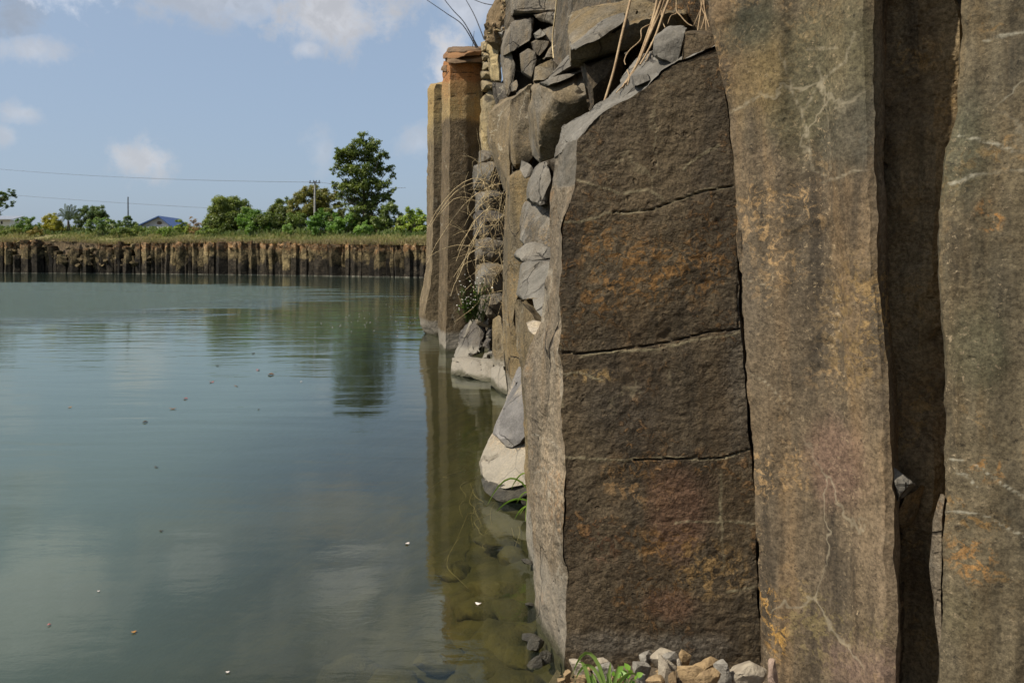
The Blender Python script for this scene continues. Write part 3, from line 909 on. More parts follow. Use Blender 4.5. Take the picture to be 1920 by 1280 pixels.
# the right-hand column, nearest the camera
ys = [1600, 1280, 1100, 1000, 900, 760, 640, 500, 350, 280, 200, 80, 0, -400, -1300]
Lx = [1766, 1766, 1768, 1768, 1770, 1769, 1767, 1765, 1771, 1778, 1792, 1802, 1804, 1806, 1800]
Rx = [2260] * len(ys)
rgt = colnet(ys, Lx, Rx, 2.38, 2.02, (.05, .2, .4, .62, .85), (-.01, .0, .012, .022, .01))
P4_veins = [[(1775, 345), (1800, 340), (1850, 322), (1925, 314)], [(1795, 250), (1860, 268), (1930, 292)], [(1772, 858), (1820, 868), (1860, 895), (1930, 945)],
            [(1770, 962), (1800, 962), (1850, 968), (1880, 990), (1930, 1014)], [(1840, 80), (1930, 60)], [(1790, 885), (1812, 892), (1830, 910)]]
o = net_rock("basalt_column", rgt, M["olive"], seg=.012, amp=.010, freq=4, seed=37, stretch=(1, 1, .3), veins=P4_veins, extra=p2_extra)
tag(o, "olive brown basalt column with white veins, nearest at the right edge", "rock column")
hull_rock("rock_flake", [(1760, 935, 2.43), (1768, 925, 2.42), (1768, 1120, 2.42), (1764, 1230, 2.42), (1752, 1150, 2.44), (1743, 1060, 2.46), (1748, 975, 2.46)], M["side"], .1, amp=.006, seed=47,
          label="thin pale flake on the left edge of the nearest olive column")
# the wall goes on past the frame
o = net_rock("basalt_column", colnet([1700, 900, 300, 0, -500, -1500], [2270] * 6, [3300] * 6, 2.0, 1.25, (.3, .6), (-.02, .03)), M["brown"], seg=.03, amp=.02, freq=4, seed=38)
tag(o, "brown basalt column outside the right edge of the picture", "rock column")

# ---------------------------------------------------------------- broken rock above and left of the pillar
U = [
 # name, label, pts, mat, back, fresh, amp, step
 ("rock_slab", "long gold and grey slab jutting out high above the pillar, behind the dry roots",
  [(1066, 53, 4.5), (1074, 27, 4.6), (1098, 15, 4.6), (1216, 2, 4.5), (1262, -14, 4.3), (1070, 94, 4.15), (1110, 80, 4.1), (1139, 53, 4.15), (1171, 40, 4.1), (1227, 16, 4.05), (1285, 0, 4.0),
   (1070, 118, 4.2), (1090, 123, 4.25), (1153, 102, 4.2), (1206, 80, 4.2), (1290, 50, 4.1)], "gold", .5, .25, .016, .006),
 ("rock_block", "dark block with a thin grey top edge under the long jutting slab",
  [(1091, 118, 4.35), (1153, 101, 4.3), (1166, 100, 4.3), (1098, 121, 4.2), (1152, 105, 4.16), (1172, 102, 4.2), (1168, 165, 4.3), (1106, 208, 4.25), (1118, 184, 4.15), (1105, 150, 4.15)], "front", .5, .0, .012, .004),
 ("rock_wall_block", "dark brown block at the very top, behind the hanging roots",
  [(1180, 70, 4.4), (1200, -60, 4.4), (1345, -120, 4.0), (1350, 70, 4.0), (1240, 130, 4.4), (1165, 170, 4.5)], "front", .6, .0, .02, .006),
 ("rock_block", "large golden block with a concave grey upper face beside the pillar top",
  [(1001, 154, 5.2), (1020, 155, 5.1), (1089, 127, 5.3), (1098, 124, 5.2), (1105, 170, 4.95), (1119, 184, 4.95), (1107, 208, 5.0), (1088, 229, 5.1), (1057, 236, 5.2), (1046, 266, 5.2), (1040, 290, 5.25),
   (1012, 305, 5.35), (1000, 292, 5.3), (996, 250, 5.2), (993, 210, 5.2), (995, 170, 5.2), (1030, 178, 4.98), (1065, 200, 4.95)], "speckled", .5, .3, .018, .008),
 ("rock_slab", "light grey ledge strip along the top edge of the golden block",
  [(1010, 156, 5.1), (1024, 150, 5.02), (1088, 125, 5.22), (1094, 131, 5.12), (1062, 148, 5.0), (1032, 163, 4.96)], "grey", .15, .9, .010, .004),
 ("rock_slab", "thin grey layered plate on the near top edge of the long jutting slab",
  [(1067, 82, 4.14), (1094, 66, 4.14), (1126, 41, 4.16), (1170, 25, 4.16), (1171, 38, 4.04), (1140, 57, 4.06), (1114, 79, 4.04), (1069, 96, 4.08)], "grey", .12, .9, .010, .005),
 ("rock_block", "small gold and grey wedge on top of the golden block, below the hanging vine",
  [(1004, 127, 5.3), (1034, 110, 5.4), (1054, 126, 5.4), (1040, 134, 5.3), (1020, 151, 5.2), (1001, 154, 5.25)], "gold", .4, .25, .012, .004),
 ("rock_block", "pale grey step between the golden wedge and the long slab",
  [(1040, 134, 5.25), (1052, 119, 5.2), (1066, 104, 5.1), (1078, 118, 5.0), (1092, 126, 5.1), (1060, 143, 5.2), (1022, 154, 5.2)], "grey", .4, .9, .012, .004),
 ("rock_column", "bulging grey column left of the golden block, narrowing downward",
  [(951, 180, 9.0), (930, 196, 9.1), (917, 210, 9.2), (915, 233, 9.2), (919, 265, 9.1), (931, 304, 9.0), (947, 358, 8.9), (957, 183, 8.7), (961, 280, 8.55), (956, 355, 8.6), (962, 205, 8.6)], "speckled", .9, .0, .03, .01),
 ("rock_block", "flat brown-grey face between bulging column and golden block with a dark broken foot",
  [(957, 185, 8.4), (975, 178, 8.35), (996, 158, 8.3), (1003, 270, 8.3), (1003, 300, 8.3), (985, 318, 8.35), (960, 322, 8.4), (958, 280, 8.35)], "speckled", .8, .0, .03, .012),
 ("rock_block", "small grey stone at the dark hollow above the slender brown column",
  [(974, 317, 7.2), (978, 300, 7.25), (998, 310, 7.1), (1003, 330, 7.1), (985, 335, 7.1)], "grey", .4, .7, .015, .006),
 ("rock_block", "grey fractured block with wavy ribs, right of the slender brown column's top",
  [(992, 345, 6.4), (1005, 318, 6.3), (1024, 300, 6.2), (1036, 330, 6.1), (1033, 380, 6.1), (1010, 388, 6.1), (990, 372, 6.25)], "grey", .6, .7, .03, .014),
 ("rock_block", "dark ribbed block above the smooth grey block beside the pillar's left edge",
  [(976, 420, 6.5), (988, 382, 6.5), (1010, 380, 6.3), (1030, 378, 6.2), (1036, 430, 6.1), (1037, 466, 6.1), (1012, 468, 6.2), (985, 462, 6.3), (974, 450, 6.4)], "grey", .6, .55, .03, .014),
 ("rock_block", "rounded grey stone directly on top of the smooth grey block",
  [(964, 484, 6.1), (968, 470, 6.15), (986, 456, 6.1), (1004, 455, 6.0), (1037, 464, 5.9), (1036, 487, 5.8), (1000, 492, 5.8), (976, 491, 5.9)], "grey", .5, .7, .02, .008),
 ("rock_block", "smooth grey block with a flat leaning face left of the pillar",
  [(977, 492, 5.6), (1034, 488, 5.35), (1030, 548, 5.2), (1018, 598, 5.0), (1000, 586, 5.1), (974, 557, 5.3), (969, 551, 5.4)], "grey", .5, 1.0, .010, .004),
 ("rock_block", "upright grey block at upper left of the fractured dark cluster",
  [(938, 105, 9.6), (954, 40, 9.5), (960, 38, 9.4), (1000, 32, 9.3), (1002, 50, 9.2), (1001, 72, 9.2), (965, 94, 9.3), (958, 96, 9.4)], "grey", .8, .1, .03, .012),
 ("rock_block", "big dark block filling the top of the fractured cluster",
  [(954, -80, 9.6), (962, 40, 9.4), (1000, 20, 9.3), (1040, 18, 9.2), (1075, 28, 9.0), (1098, 15, 9.0), (1110, -90, 9.2)], "grey", 1.0, .05, .03, .012),
 ("rock_block", "flat layered block under the top block of the fractured cluster",
  [(1000, 26, 9.2), (1042, 22, 9.1), (1072, 32, 9.0), (1070, 58, 9.0), (1040, 50, 9.1), (1012, 42, 9.2)], "grey", .7, .15, .02, .01),
 ("rock_block", "dark leaning block left of the hanging vine's middle",
  [(1010, 62, 9.1), (1036, 48, 9.0), (1066, 58, 8.9), (1062, 100, 8.9), (1040, 108, 8.9), (1012, 76, 9.0)], "grey", .6, .15, .025, .01),
 ("rock_block", "pale diamond-shaped stone in the middle of the fractured cluster",
  [(1001, 64, 8.9), (1013, 55, 8.9), (1025, 64, 8.8), (1018, 72, 8.8), (1005, 73, 8.85)], "grey", .4, .8, .01, .004),
 ("rock_block", "kite-shaped grey block below the pale diamond stone",
  [(996, 80, 8.9), (1006, 75, 8.85), (1030, 76, 8.8), (1033, 84, 8.8), (1013, 110, 8.85), (1000, 98, 8.9)], "grey", .5, .25, .015, .006),
 ("rock_block", "long pointed wedge hanging in the fractured cluster",
  [(976, 102, 8.9), (990, 92, 8.85), (1003, 98, 8.8), (1007, 112, 8.8), (1003, 140, 8.8), (994, 148, 8.8), (978, 136, 8.9)], "grey", .5, .25, .015, .006),
 ("rock_block", "triangular block right of the kite-shaped one",
  [(1014, 112, 8.75), (1034, 84, 8.7), (1050, 82, 8.7), (1048, 105, 8.7), (1030, 112, 8.7)], "grey", .5, .1, .015, .006),
 ("rock_column", "tall narrow grey column at the left of the fractured cluster",
  [(937, 110, 9.7), (942, 85, 9.7), (958, 98, 9.5), (963, 120, 9.4), (960, 160, 9.4), (952, 182, 9.4), (944, 160, 9.6)], "grey", .8, .1, .02, .008),
 ("rock_block", "small rounded stone low in the dark fracture",
  [(958, 158, 8.9), (968, 150, 8.85), (972, 160, 8.8), (968, 172, 8.8), (959, 172, 8.9)], "grey", .4, .1, .01, .004),
 ("rock_block", "split stone between dark fracture and flat brown-grey face",
  [(967, 174, 8.75), (976, 168, 8.7), (984, 166, 8.7), (980, 200, 8.7), (972, 196, 8.75)], "grey", .4, .15, .01, .004),
]
for i, (nm, lab, pts, mt, bk, fr_, am, stp) in enumerate(U):
    d_ = sum(p[2] for p in pts) / len(pts)
    hull_rock(nm, pts, M[mt], bk, amp=am * .8, freq=22 / d_, step=stp * .8, seed=100 + i, fresh=fr_, label=lab, cat="rock", group="broken basalt blocks of the near cliff")

# backing rock in the gaps of the cluster (part of the cliff mass)
for pts_ in ([(952, 175, 9.9), (946, 60, 10.0), (962, -200, 10.0), (1085, -220, 9.8), (1085, 200, 9.5), (1010, 330, 9.5), (964, 420, 9.5), (1010, 480, 9.4)],
             [(1062, 130, 6.3), (1110, -260, 5.7), (1335, -400, 5.5), (1335, 130, 5.0), (1120, 330, 6.0), (1042, 470, 6.8), (1008, 720, 7.4), (1030, 260, 6.2), (1060, 40, 6.3)]):
    o = hull_rock("cliff_core", pts_, M["body"], .8, seg=.05, amp=.06, freq=4, seed=22, step=.02)
    tag(o, kind="structure")

# slender brown column between the grass and the smooth grey block
sl_pts = []
for (y_, xl, xr_, xe) in [(790, 958, 959, 975), (745, 955, 960, 978), (696, 949, 958, 978), (640, 942, 956, 975), (600, 941, 955, 962), (570, 941, 955, 965), (545, 941, 955, 974), (500, 944, 957, 978), (430, 947, 958, 980), (380, 949, 958, 988), (340, 950, 955, 992), (331, 952, 957, 994), (318, 972, 975, 995)]:
    sl_pts.append([(xl + 30, y_, 9.0), (xl, y_, 8.75), (xr_, y_, 8.35), (xe, y_, 8.2), (xe + 25, y_, 8.9)])
o = net_rock("basalt_column", sl_pts, M["gold"], seg=.04, amp=.02, freq=3, seed=48, stretch=(1, 1, .4))
tag(o, "slender golden brown column between the dry grass and the smooth grey block", "rock column")

# broken stub leaning on the pillar's left side
stub = []
for (y_, a_, bb, cc, dd) in [(1330, 1000, 1012, 1030, 1050), (1150, 992, 1000, 1016, 1040), (950, 988, 994, 1010, 1040), (800, 981, 988, 1004, 1040), (700, 976, 984, 1000, 1040), (650, 968, 978, 998, 1040)]:
    stub.append([(a_ + 40, y_, 4.6), (a_, y_, 4.1), (bb, y_, 3.95), (cc, y_, 3.75), (dd, y_, 3.6)])
stub.append([(1000, 560, 4.6), (959, 567, 4.1), (976, 560, 3.98), (1006, 606, 3.75), (1040, 652, 3.6)])
stub.append([(1010, 562, 4.6), (985, 562, 4.4), (1000, 580, 4.3), (1022, 602, 4.1), (1046, 640, 3.9)])
o = net_rock("rock_stub", stub, M["gold"], seg=.018, amp=.016, freq=4, seed=49, stretch=(1, 1, .35), fresh_rows=None,
             veins=[[(990, 605), (1020, 640), (1045, 690)], [(985, 700), (1000, 725)]], cracks=[[(1007, 688), (1010, 700)]])
tag(o, "broken golden brown column stub against the left side of the dark-fronted pillar", "rock")
hull_rock("rock_chip", [(987, 606, 3.7), (1000, 600, 3.72), (1024, 606, 3.62), (1032, 628, 3.55), (1010, 632, 3.58), (992, 622, 3.64)], M["boulder"], .1, fresh=.2, amp=.01, seed=50,
          label="whitish chipped corner on top of the broken golden stub", cat="rock")

# ---------------------------------------------------------------- the two tall columns at the water, further back
def tall(name, label, prof, mat, seed, capz, seg=.055, amp=.028):
    """prof: rows of (left_row, ridge_row, right_row) px + py ; distances fixed per edge"""
    o = net_rock(name, prof, mat, seg=seg, amp=amp, freq=1.6, seed=seed, stretch=(1, 1, .35),)
    return o
ya = [680, 640, 628, 612, 590, 560, 540, 500, 420, 340, 250, 168, 158]
A = [805, 803, 800, 790, 785, 787, 792, 798, 800, 801, 802, 803, 808]
B = [822, 821, 819, 806, 797, 801, 806, 810, 812, 813, 813, 814, 818]
C = [829, 828, 828, 827, 826, 827, 828, 829, 830, 831, 830, 830, 830]
m1 = [[(a + 25, y - 4, 19.2), (a, y, 17.4), (b_, y, 16.9), (c, y, 16.95), (c + 20, y, 18.0)] for y, a, b_, c in zip(ya, A, B, C)]
m1.append([(830, 160, 18.8), (818, 157, 17.8), (822, 155, 17.6), (832, 153, 17.4), (840, 154, 18.0)])
M["col1"] = rock_mat("column_far_left", (.27, .205, .105), (.22, .165, .09), (.25, .17, .07), (.30, .17, .055), .5, bump=.9,
                     patina=(4.0, (.115, .086, .050), 1.2, .7, .35), top=(4.45, (.32, .225, .09), (.30, .20, .08), .7, .3))
o = net_rock("basalt_column", m1, M["col1"], seg=.05, amp=.035, freq=1.5, seed=61, stretch=(1, 1, .4), cracks=[[(800, 200), (815, 188), (832, 185)], [(800, 328), (806, 324)]])
tag(o, "outermost slim basalt column with flaring foot, standing in the pond", "rock column")
yb = [720, 668, 655, 620, 540, 450, 360, 300, 230, 180, 140, 119]
A = [826, 825, 825, 822, 823, 825, 827, 828, 829, 829, 830, 832]
B = [836, 835, 835, 836, 839, 841, 843, 843, 843, 844, 844, 845]
C = [905] * len(yb)
m2 = [[(a + 25, y - 6, 16.0), (a, y - 4, 14.3), (b_, y, 13.75), ((b_ + c) / 2, y, 13.8), (c, y, 13.95), (c + 20, y, 15.0)] for y, a, b_, c in zip(yb, A, B, C)]
m2.append([(850, 118, 15.6), (836, 116, 14.5), (848, 117, 14.1), (872, 117, 14.1), (902, 118, 14.2), (915, 118, 15)])
o_t = thing("basalt_column", "tall basalt column with rust orange top over a dark lower half", "rock column", at(870, 668, 14.0))
M["col2"] = rock_mat("column_orange_top", (.33, .235, .105), (.26, .185, .09), (.30, .19, .07), (.38, .19, .05), .5, bump=.9,
                     patina=(3.95, (.078, .056, .032), 1.1, .45, .12), top=(4.35, (.34, .19, .075), (.33, .135, .045), .75, .28))
net_rock("shaft", m2, M["col2"], seg=.045, amp=.022, freq=1.8, seed=62, stretch=(1, 1, .4), parent=o_t,
         cracks=[[(842, 149), (870, 146), (903, 139)], [(843, 180), (870, 177), (903, 173)], [(829, 150), (836, 140), (842, 134)], [(846, 135), (880, 136), (903, 140)], [(842, 236), (856, 234)]])
M["capstone_rust"] = plain_mat("capstone_rust", (.26, .135, .06), (.15, .085, .045), 3, .95, 1.0)
M["capstone"] = plain_mat("capstone_brown", (.20, .125, .07), (.11, .075, .045), 4, .95, 1.0)
hull_rock("cap_stone", [(837, 118, 13.75), (836, 110, 13.8), (838, 104, 14.0), (905, 104, 13.8), (906, 117, 13.8), (870, 118, 13.6)], M["capstone"], 1.2, amp=.07, freq=3, seed=63, parent=o_t)
hull_rock("cap_stone", [(832, 110, 13.9), (832, 103, 13.95), (838, 95, 14.0), (875, 97, 13.6), (904, 96, 13.8), (906, 106, 13.8), (870, 108, 13.6)], M["capstone_rust"], 1.2, amp=.05, freq=3, seed=64, parent=o_t)
hull_rock("cap_stone", [(838, 97, 13.9), (839, 91, 14.0), (850, 88, 14.0), (903, 89, 14.0), (908, 96, 13.9), (870, 97, 13.65)], M["capstone"], 1.3, amp=.05, freq=3, seed=65, parent=o_t)
hull_rock("cap_stone", [(827, 132, 14.2), (829, 124, 14.2), (838, 122, 14.0), (838, 134, 14.0)], M["capstone"], .3, amp=.04, freq=4, seed=66, parent=o_t)

# pale rubble column and the grey rubble below it
def stack(name_, lab_fn, items, mat, fresh, seed0, grp=None, cat="rock", back=.8, amp=.035):
    for i, (xa, xb, ya_, yb_, d_) in enumerate(items):
        rr = random.Random(seed0 + i)
        j = lambda s: (rr.random() - .5) * s
        wq, hq = xb - xa, yb_ - ya_
        pts = [(xa + j(.1 * wq), ya_ + hq * .12 + j(hq * .12), d_ + .15), (xb + j(.1 * wq), ya_ + hq * .1 + j(hq * .12), d_ + .15), (xb + j(.08 * wq), yb_ - hq * .15, d_ + .12), (xa + j(.08 * wq), yb_ - hq * .1, d_ + .12),
               (xa + wq * .35 + j(.2 * wq), ya_ + j(hq * .06), d_ + .1), (xa + wq * .7, ya_ + hq * .3, d_ - .02), (xa + wq * .25, ya_ + hq * .35, d_ - .04 + j(.08)), (xa + wq * .5 + j(.2 * wq), yb_ - hq * .3, d_ - .05), (xa + wq * .55, yb_ + j(hq * .05), d_ + .08)]
        hull_rock(name_, pts, M[mat] if isinstance(mat, str) else M[mat[i % len(mat)]], back, amp=amp, freq=3.5, seed=seed0 + i, step=.008, fresh=fresh, label=lab_fn(i), cat=cat, group=grp)
ylab = ["orange-tinted stone crowning the pale yellow stack beside the orange-topped column", "pale stone second from the top of the yellow stack", "grey cracked stone third from the top of the yellow stack",
        "cream yellow stone in the middle of the yellow stack", "pitted cream stone low in the yellow stack", "tall smooth cream shaft stone at the foot of the yellow stack"]
stack("yellow_stone", lambda i: ylab[i], [(902, 926, 78, 98, 13.4), (903, 927, 95, 116, 13.4), (903, 928, 113, 134, 13.4), (903, 931, 132, 150, 13.4), (903, 936, 148, 174, 13.4), (902, 950, 170, 300, 13.4)], "pale", .1, 300, "stones of the pale yellow stack")
hull_rock("yellow_column", [(912, 78, 12.9), (922, 72, 12.8), (935, 70, 12.7), (937, 116, 12.6), (944, 156, 12.6), (940, 158, 12.5), (922, 152, 12.7), (916, 118, 12.8)], M["pale"], .8, amp=.03, freq=2.5, seed=310,
          label="ochre yellow column piece under the gravelly earth", cat="rock", cracks=[[(918, 118), (928, 115), (938, 120)]])
hull_rock("dark_column", [(924, 155, 12.6), (945, 157, 12.5), (950, 180, 12.4), (930, 200, 12.6), (926, 190, 12.6)], M["slab"], .7, amp=.03, freq=2.5, seed=311,
          label="dark grey column piece below the ochre yellow one", cat="rock")
er = thing("earth_bank", "brown gravelly earth full of pebbles at the cliff's top edge against the sky", "earth bank", at(930, 70, 12.6))
hull_rock("earth", [(911, 76, 12.7), (910, 45, 12.7), (917, 28, 12.7), (926, 12, 12.8), (940, -5, 12.9), (952, -30, 12.8), (960, -60, 12.8), (962, 30, 12.4), (948, 80, 12.5), (935, 78, 12.4), (925, 40, 12.35), (940, 25, 12.3), (958, 98, 12.6), (944, 104, 12.7)], M["earth"], 1.0, amp=.16, freq=3.2, seed=312, parent=er)
for i in range(46):
    px_, py_ = random.uniform(912, 955), random.uniform(-10, 78)
    if px_ < 940 - (py_ + 5) * .45 + 2 and py_ < 40: px_ += 20
    c_ = Vector(at(px_, py_, 12.38 - random.uniform(0, .1)))
    r_ = random.uniform(.025, .07)
    pts = [(c_ + Vector((random.gauss(0, 1), random.gauss(0, 1), random.gauss(0, 1))).normalized() * r_ * random.uniform(.7, 1.2))[:] for _ in range(9)]
    hull_rock("pebble", pts, M[random.choice(["stone_tan", "earth", "pale", "stone_grey"])], 0, seg=.03, amp=.006, freq=9, seed=320 + i, parent=er, world_pts=True)

glab = ["grey ledge stone right under the cream shaft", "knobbly grey rubble stone at the top of the grass clump", "broad grey rubble stone behind the dry grass", "cracked grey rubble stone with dark gaps behind the grass",
        "pale grey rubble stone low behind the grass", "brownish rubble stone above the white-flowered weed", "narrow rubble stone right behind the white-flowered weed"]
stack("rubble_stone", lambda i: glab[i], [(901, 932, 284, 306, 12.6), (888, 936, 305, 362, 12.2), (892, 948, 355, 402, 12.0), (890, 950, 396, 450, 11.8), (892, 950, 445, 500, 11.6), (893, 948, 494, 560, 11.4), (895, 945, 552, 612, 11.2)],
      ["grey", "grey", "grey", "slab", "grey", "speckled", "grey"], .5, 340, "grey rubble stones behind the dry grass", amp=.10)

# dark slab, cream base blocks at the water
hull_rock("rock_slab", [(849, 668, 11.6), (874, 604, 11.9), (882, 598, 11.9), (900, 602, 11.7), (910, 622, 11.6), (899, 664, 11.3), (880, 672, 11.3)], M["slab"], .7, amp=.03, freq=3, seed=360, fresh=.35,
          label="dark slanting slab leaning at the orange-topped column's foot", cat="rock", step=.02, veins=[[(855, 660), (885, 600)], [(870, 665), (900, 615)]])
for i, (x_, y_, s_, lab) in enumerate([(915, 600, 11, "dark angular stone beside the slab's upper corner"), (921, 622, 10, "dark wedged stone in the gap right of the slab"), (917, 642, 12, "rounded dark stone midway down the gap right of the slab"),
                                       (922, 660, 9, "smaller dark stone near the bottom of the gap"), (912, 668, 8, "lowest dark stone in the gap on the cream block"), (905, 588, 12, "grey triangular stone under the white-flowered weed")]):
    hull_rock("rubble_stone", [(x_ - s_, y_ + s_ * .6, 11.3), (x_ - s_ * .5, y_ - s_ * .8, 11.4), (x_ + s_ * .6, y_ - s_, 11.4), (x_ + s_, y_ + s_ * .5, 11.3), (x_ + s_ * .1, y_ + s_, 11.1), (x_, y_, 11.0)], M["slab"], .4, amp=.02, freq=5, seed=370 + i, fresh=.3,
              label=lab, group="dark stones in the gap beside the slab")
hull_rock("cream_block", [(845, 705, 10.9), (849, 668, 11.1), (870, 676, 10.9), (900, 672, 10.8), (926, 674, 10.8), (922, 716, 10.2), (885, 712, 10.4)], M["cream"], 1.0, amp=.035, freq=3, seed=381, label="cream limed block at the waterline under the dark slab", cat="rock",
          cracks=[[(850, 676), (868, 682), (885, 674)], [(901, 675), (902, 702)]])
hull_rock("cream_block", [(921, 690, 9.9), (934, 684, 9.9), (945, 684, 9.8), (953, 742, 9.1), (938, 738, 9.4), (921, 722, 9.7)], M["cream"], .8, amp=.02, freq=3, seed=382, label="narrow cream limed foot beside the golden brown column's base", cat="rock")
hull_rock("brown_column", [(924, 600, 10.3), (938, 590, 10.2), (942, 640, 10.0), (946, 688, 9.8), (925, 690, 10.1)], M["gold"], .8, amp=.02, freq=3, seed=383, label="short golden column piece right of the dark stones in the gap", cat="rock")

# the tall limed boulder in the water beside the pillar
bt = thing("boulder", "tall pointed boulder with grey upper face and cream foot standing in the water", "boulder", at(945, 930, 5.3))
hull_rock("grey_upper_face", [(977, 690, 5.75), (944, 752, 5.6), (925, 812, 5.42), (933, 822, 5.32), (947, 836, 5.28), (960, 838, 5.25), (990, 822, 5.15), (1010, 700, 5.5)], M["boulder"], .35, amp=.010, freq=5, seed=391, fresh=1, parent=bt, veins=[[(950, 760), (975, 800)], [(962, 730), (985, 750)], [(938, 795), (970, 770)]])
hull_rock("cream_foot", [(926, 808, 5.48), (908, 853, 5.36), (898, 866, 5.36), (902, 890, 5.28), (911, 908, 5.2), (935, 918, 5.08), (960, 912, 5.02), (995, 905, 5.0), (995, 830, 5.22), (948, 834, 5.30)], M["boulder"], .5, amp=.014, freq=5, seed=392, step=.004, parent=bt,
          cracks=[[(900, 863), (920, 858), (932, 854)]])
hull_rock("wet_base", [(903, 896, 5.3), (912, 925, 5.15), (940, 945, 5.0), (985, 935, 4.95), (995, 900, 5.05), (936, 912, 5.1)], M["stone_dark"], .5, amp=.015, freq=6, seed=393, parent=bt)

# ---------------------------------------------------------------- stones at the foot of the pillar, wet rocks, drowned rocks
def pebble_pts(c, rx, ry, rz, rr, n=11):
    pts = []
    for _ in range(n):
        d_ = Vector((rr.gauss(0, 1), rr.gauss(0, 1), rr.gauss(0, 1))).normalized()
        k = rr.uniform(.72, 1.15)
        pts.append((c[0] + d_.x * rx * k, c[1] + d_.y * ry * k, c[2] + d_.z * rz * k))
    return pts

# (photo px, py of the middle, half width px, half height px, distance, material, label)
STONES = [
 (1088, 1247, 17, 7, 2.82, "stone_pale", "flat pale stone half hidden behind the green grass blades"),
 (1130, 1246, 12, 6, 2.83, "stone_pale", "thin pale flake stone against the pillar just right of the grass tip"),
 (1130, 1262, 17, 12, 2.74, "stone_grey", "grey stone behind the middle of the green grass tuft"),
 (1213, 1237, 11, 14, 2.80, "stone_grey", "upright pointed stone leaning on the pillar behind the big pale block"),
 (1203, 1258, 18, 11, 2.74, "stone_grey", "sharp grey shard pointing left beside the big pale block"),
 (1236, 1258, 23, 16, 2.68, "stone_pale", "big pale block-shaped stone in the middle of the pile"),
 (1248, 1233, 26, 7, 2.80, "stone_pale", "long thin pale slab lying along the pillar's foot"),
 (1262, 1237, 18, 9, 2.76, "stone_grey", "dark-faced stone in front of the long thin slab"),
 (1254, 1251, 11, 10, 2.70, "stone_pale", "small whitish stone right of the big pale block"),
 (1274, 1249, 6, 8, 2.70, "stone_pale", "tiny upright white pebble in the middle of the pile"),
 (1287, 1234, 13, 9, 2.80, "stone_tan", "cream leaf-shaped stone standing against the pillar"),
 (1323, 1248, 25, 9, 2.72, "stone_tan", "tan mottled stone with dark spots right of the cream leaf-shaped one"),
 (1299, 1262, 24, 14, 2.64, "stone_tan", "ochre stone with a dark hollow in front of the tan mottled one"),
 (1326, 1269, 24, 14, 2.58, "stone_tan", "ochre flat-sided stone at the bottom edge left of the pointed grey one"),
 (1353, 1262, 17, 18, 2.62, "stone_grey", "pointed grey stone with one dark side leaning on the largest stone"),
 (1388, 1264, 36, 24, 2.64, "stone_pale", "largest stone of the pile, rough and pale with brown pits"),
 (1450, 1268, 12, 18, 2.55, "stone_pink", "smooth pinkish stone alone against the tall fluted column"),
 (1204, 1277, 12, 8, 2.62, "stone_grey", "small grey stone at the bottom edge under the grey shard"),
 (1233, 1279, 17, 6, 2.58, "stone_tan", "tan stone at the bottom edge below the big pale block"),
 (1262, 1272, 9, 11, 2.60, "stone_tan", "narrow ochre stone at the bottom edge beside the big pale block"),
 (1066, 1272, 11, 9, 2.72, "stone_tan", "rounded tan stone at the corner of the pillar by the water"),
 (1051, 1279, 8, 8, 2.70, "stone_tan", "small ochre pebble at the water's edge left of the rounded tan one"),
 (1093, 1275, 13, 8, 2.66, "stone_tan", "brown stone under the left grass blades at the bottom edge"),
 (1160, 1274, 14, 9, 2.64, "stone_tan", "brownish stone under the right side of the grass tuft"),
]
for i, (px_, py_, hw, hh, d_, mt, lab) in enumerate(STONES):
    py_, hw, hh = py_ - 5, hw * 1.18, hh * 1.22
    rr = random.Random(500 + i)
    c = at(px_, py_, d_)
    rx, rz = hw / F * d_, hh / F * d_
    pts = pebble_pts(c, rx * 1.15, max(rx * .8, rz), rz * 1.25, rr, 9)
    pts.append((c[0] + rx * rr.uniform(-.3, .3), c[1], c[2] - rz - .05))
    hull_rock("stone", pts, M[mt], 0, seg=.006, amp=.0035, freq=24, seed=500 + i, world_pts=True, label=lab, cat="stone", group="stones piled at the pillar's foot")
# finer rubble between them
b = Bag()
for i in range(260):
    px_, py_ = random.uniform(1045, 1480), random.uniform(1246, 1300)
    d_ = CAMH * F / (py_ - HY) * random.uniform(.94, .99)
    c = at(px_, py_, d_); c = (c[0], c[1], random.uniform(.0, .035))
    r_ = random.uniform(.004, .014)
    v, n, f = subdiv_hull(pebble_pts(c, r_ * 1.3, r_, r_ * .8, random, 9), 1)
    b.add(v, f)
tag(b.build("gravel", M["stone_tan"], smooth=False), label="fine tan gravel between the stones at the pillar's foot", cat="gravel", kind="stuff")

WET = [(1004, 1226, 15, 12, 3.12, "wet black-and-grey stone at the pillar's left foot, the higher one"), (1018, 1240, 14, 12, 3.02, "wet glistening stone at the pillar's left foot, the lower one"),
       (988, 1062, 10, 6, 3.92, "small wet pebbly stone on the waterline beside the stub's edge"), (996, 1139, 8, 8, 3.5, "small dark wet stone beside the pillar's left edge midway down the waterline"),
       (990, 1206, 16, 9, 3.2, "low algae-brown wet rock just left of the glistening stones"), (1006, 1252, 13, 9, 2.98, "half-sunk dark stone nearest the corner of the pillar"),
       (984, 947, 7, 7, 4.8, "small dark stone under the green blades beside the boulder")]
for i, (px_, py_, hw, hh, d_, lab) in enumerate(WET):
    rr = random.Random(560 + i)
    c = at(px_, py_, d_)
    rx, rz = hw / F * d_, hh / F * d_
    hull_rock("wet_stone", pebble_pts((c[0], c[1], max(c[2] + .02, .01)), rx * 1.3, rx * 1.3, rz * 1.5, rr, 11), M["stone_dark"], 0, seg=.008, amp=.006, freq=20, seed=560 + i, world_pts=True,
              label=lab, cat="stone", group="wet stones on the waterline by the pillar")

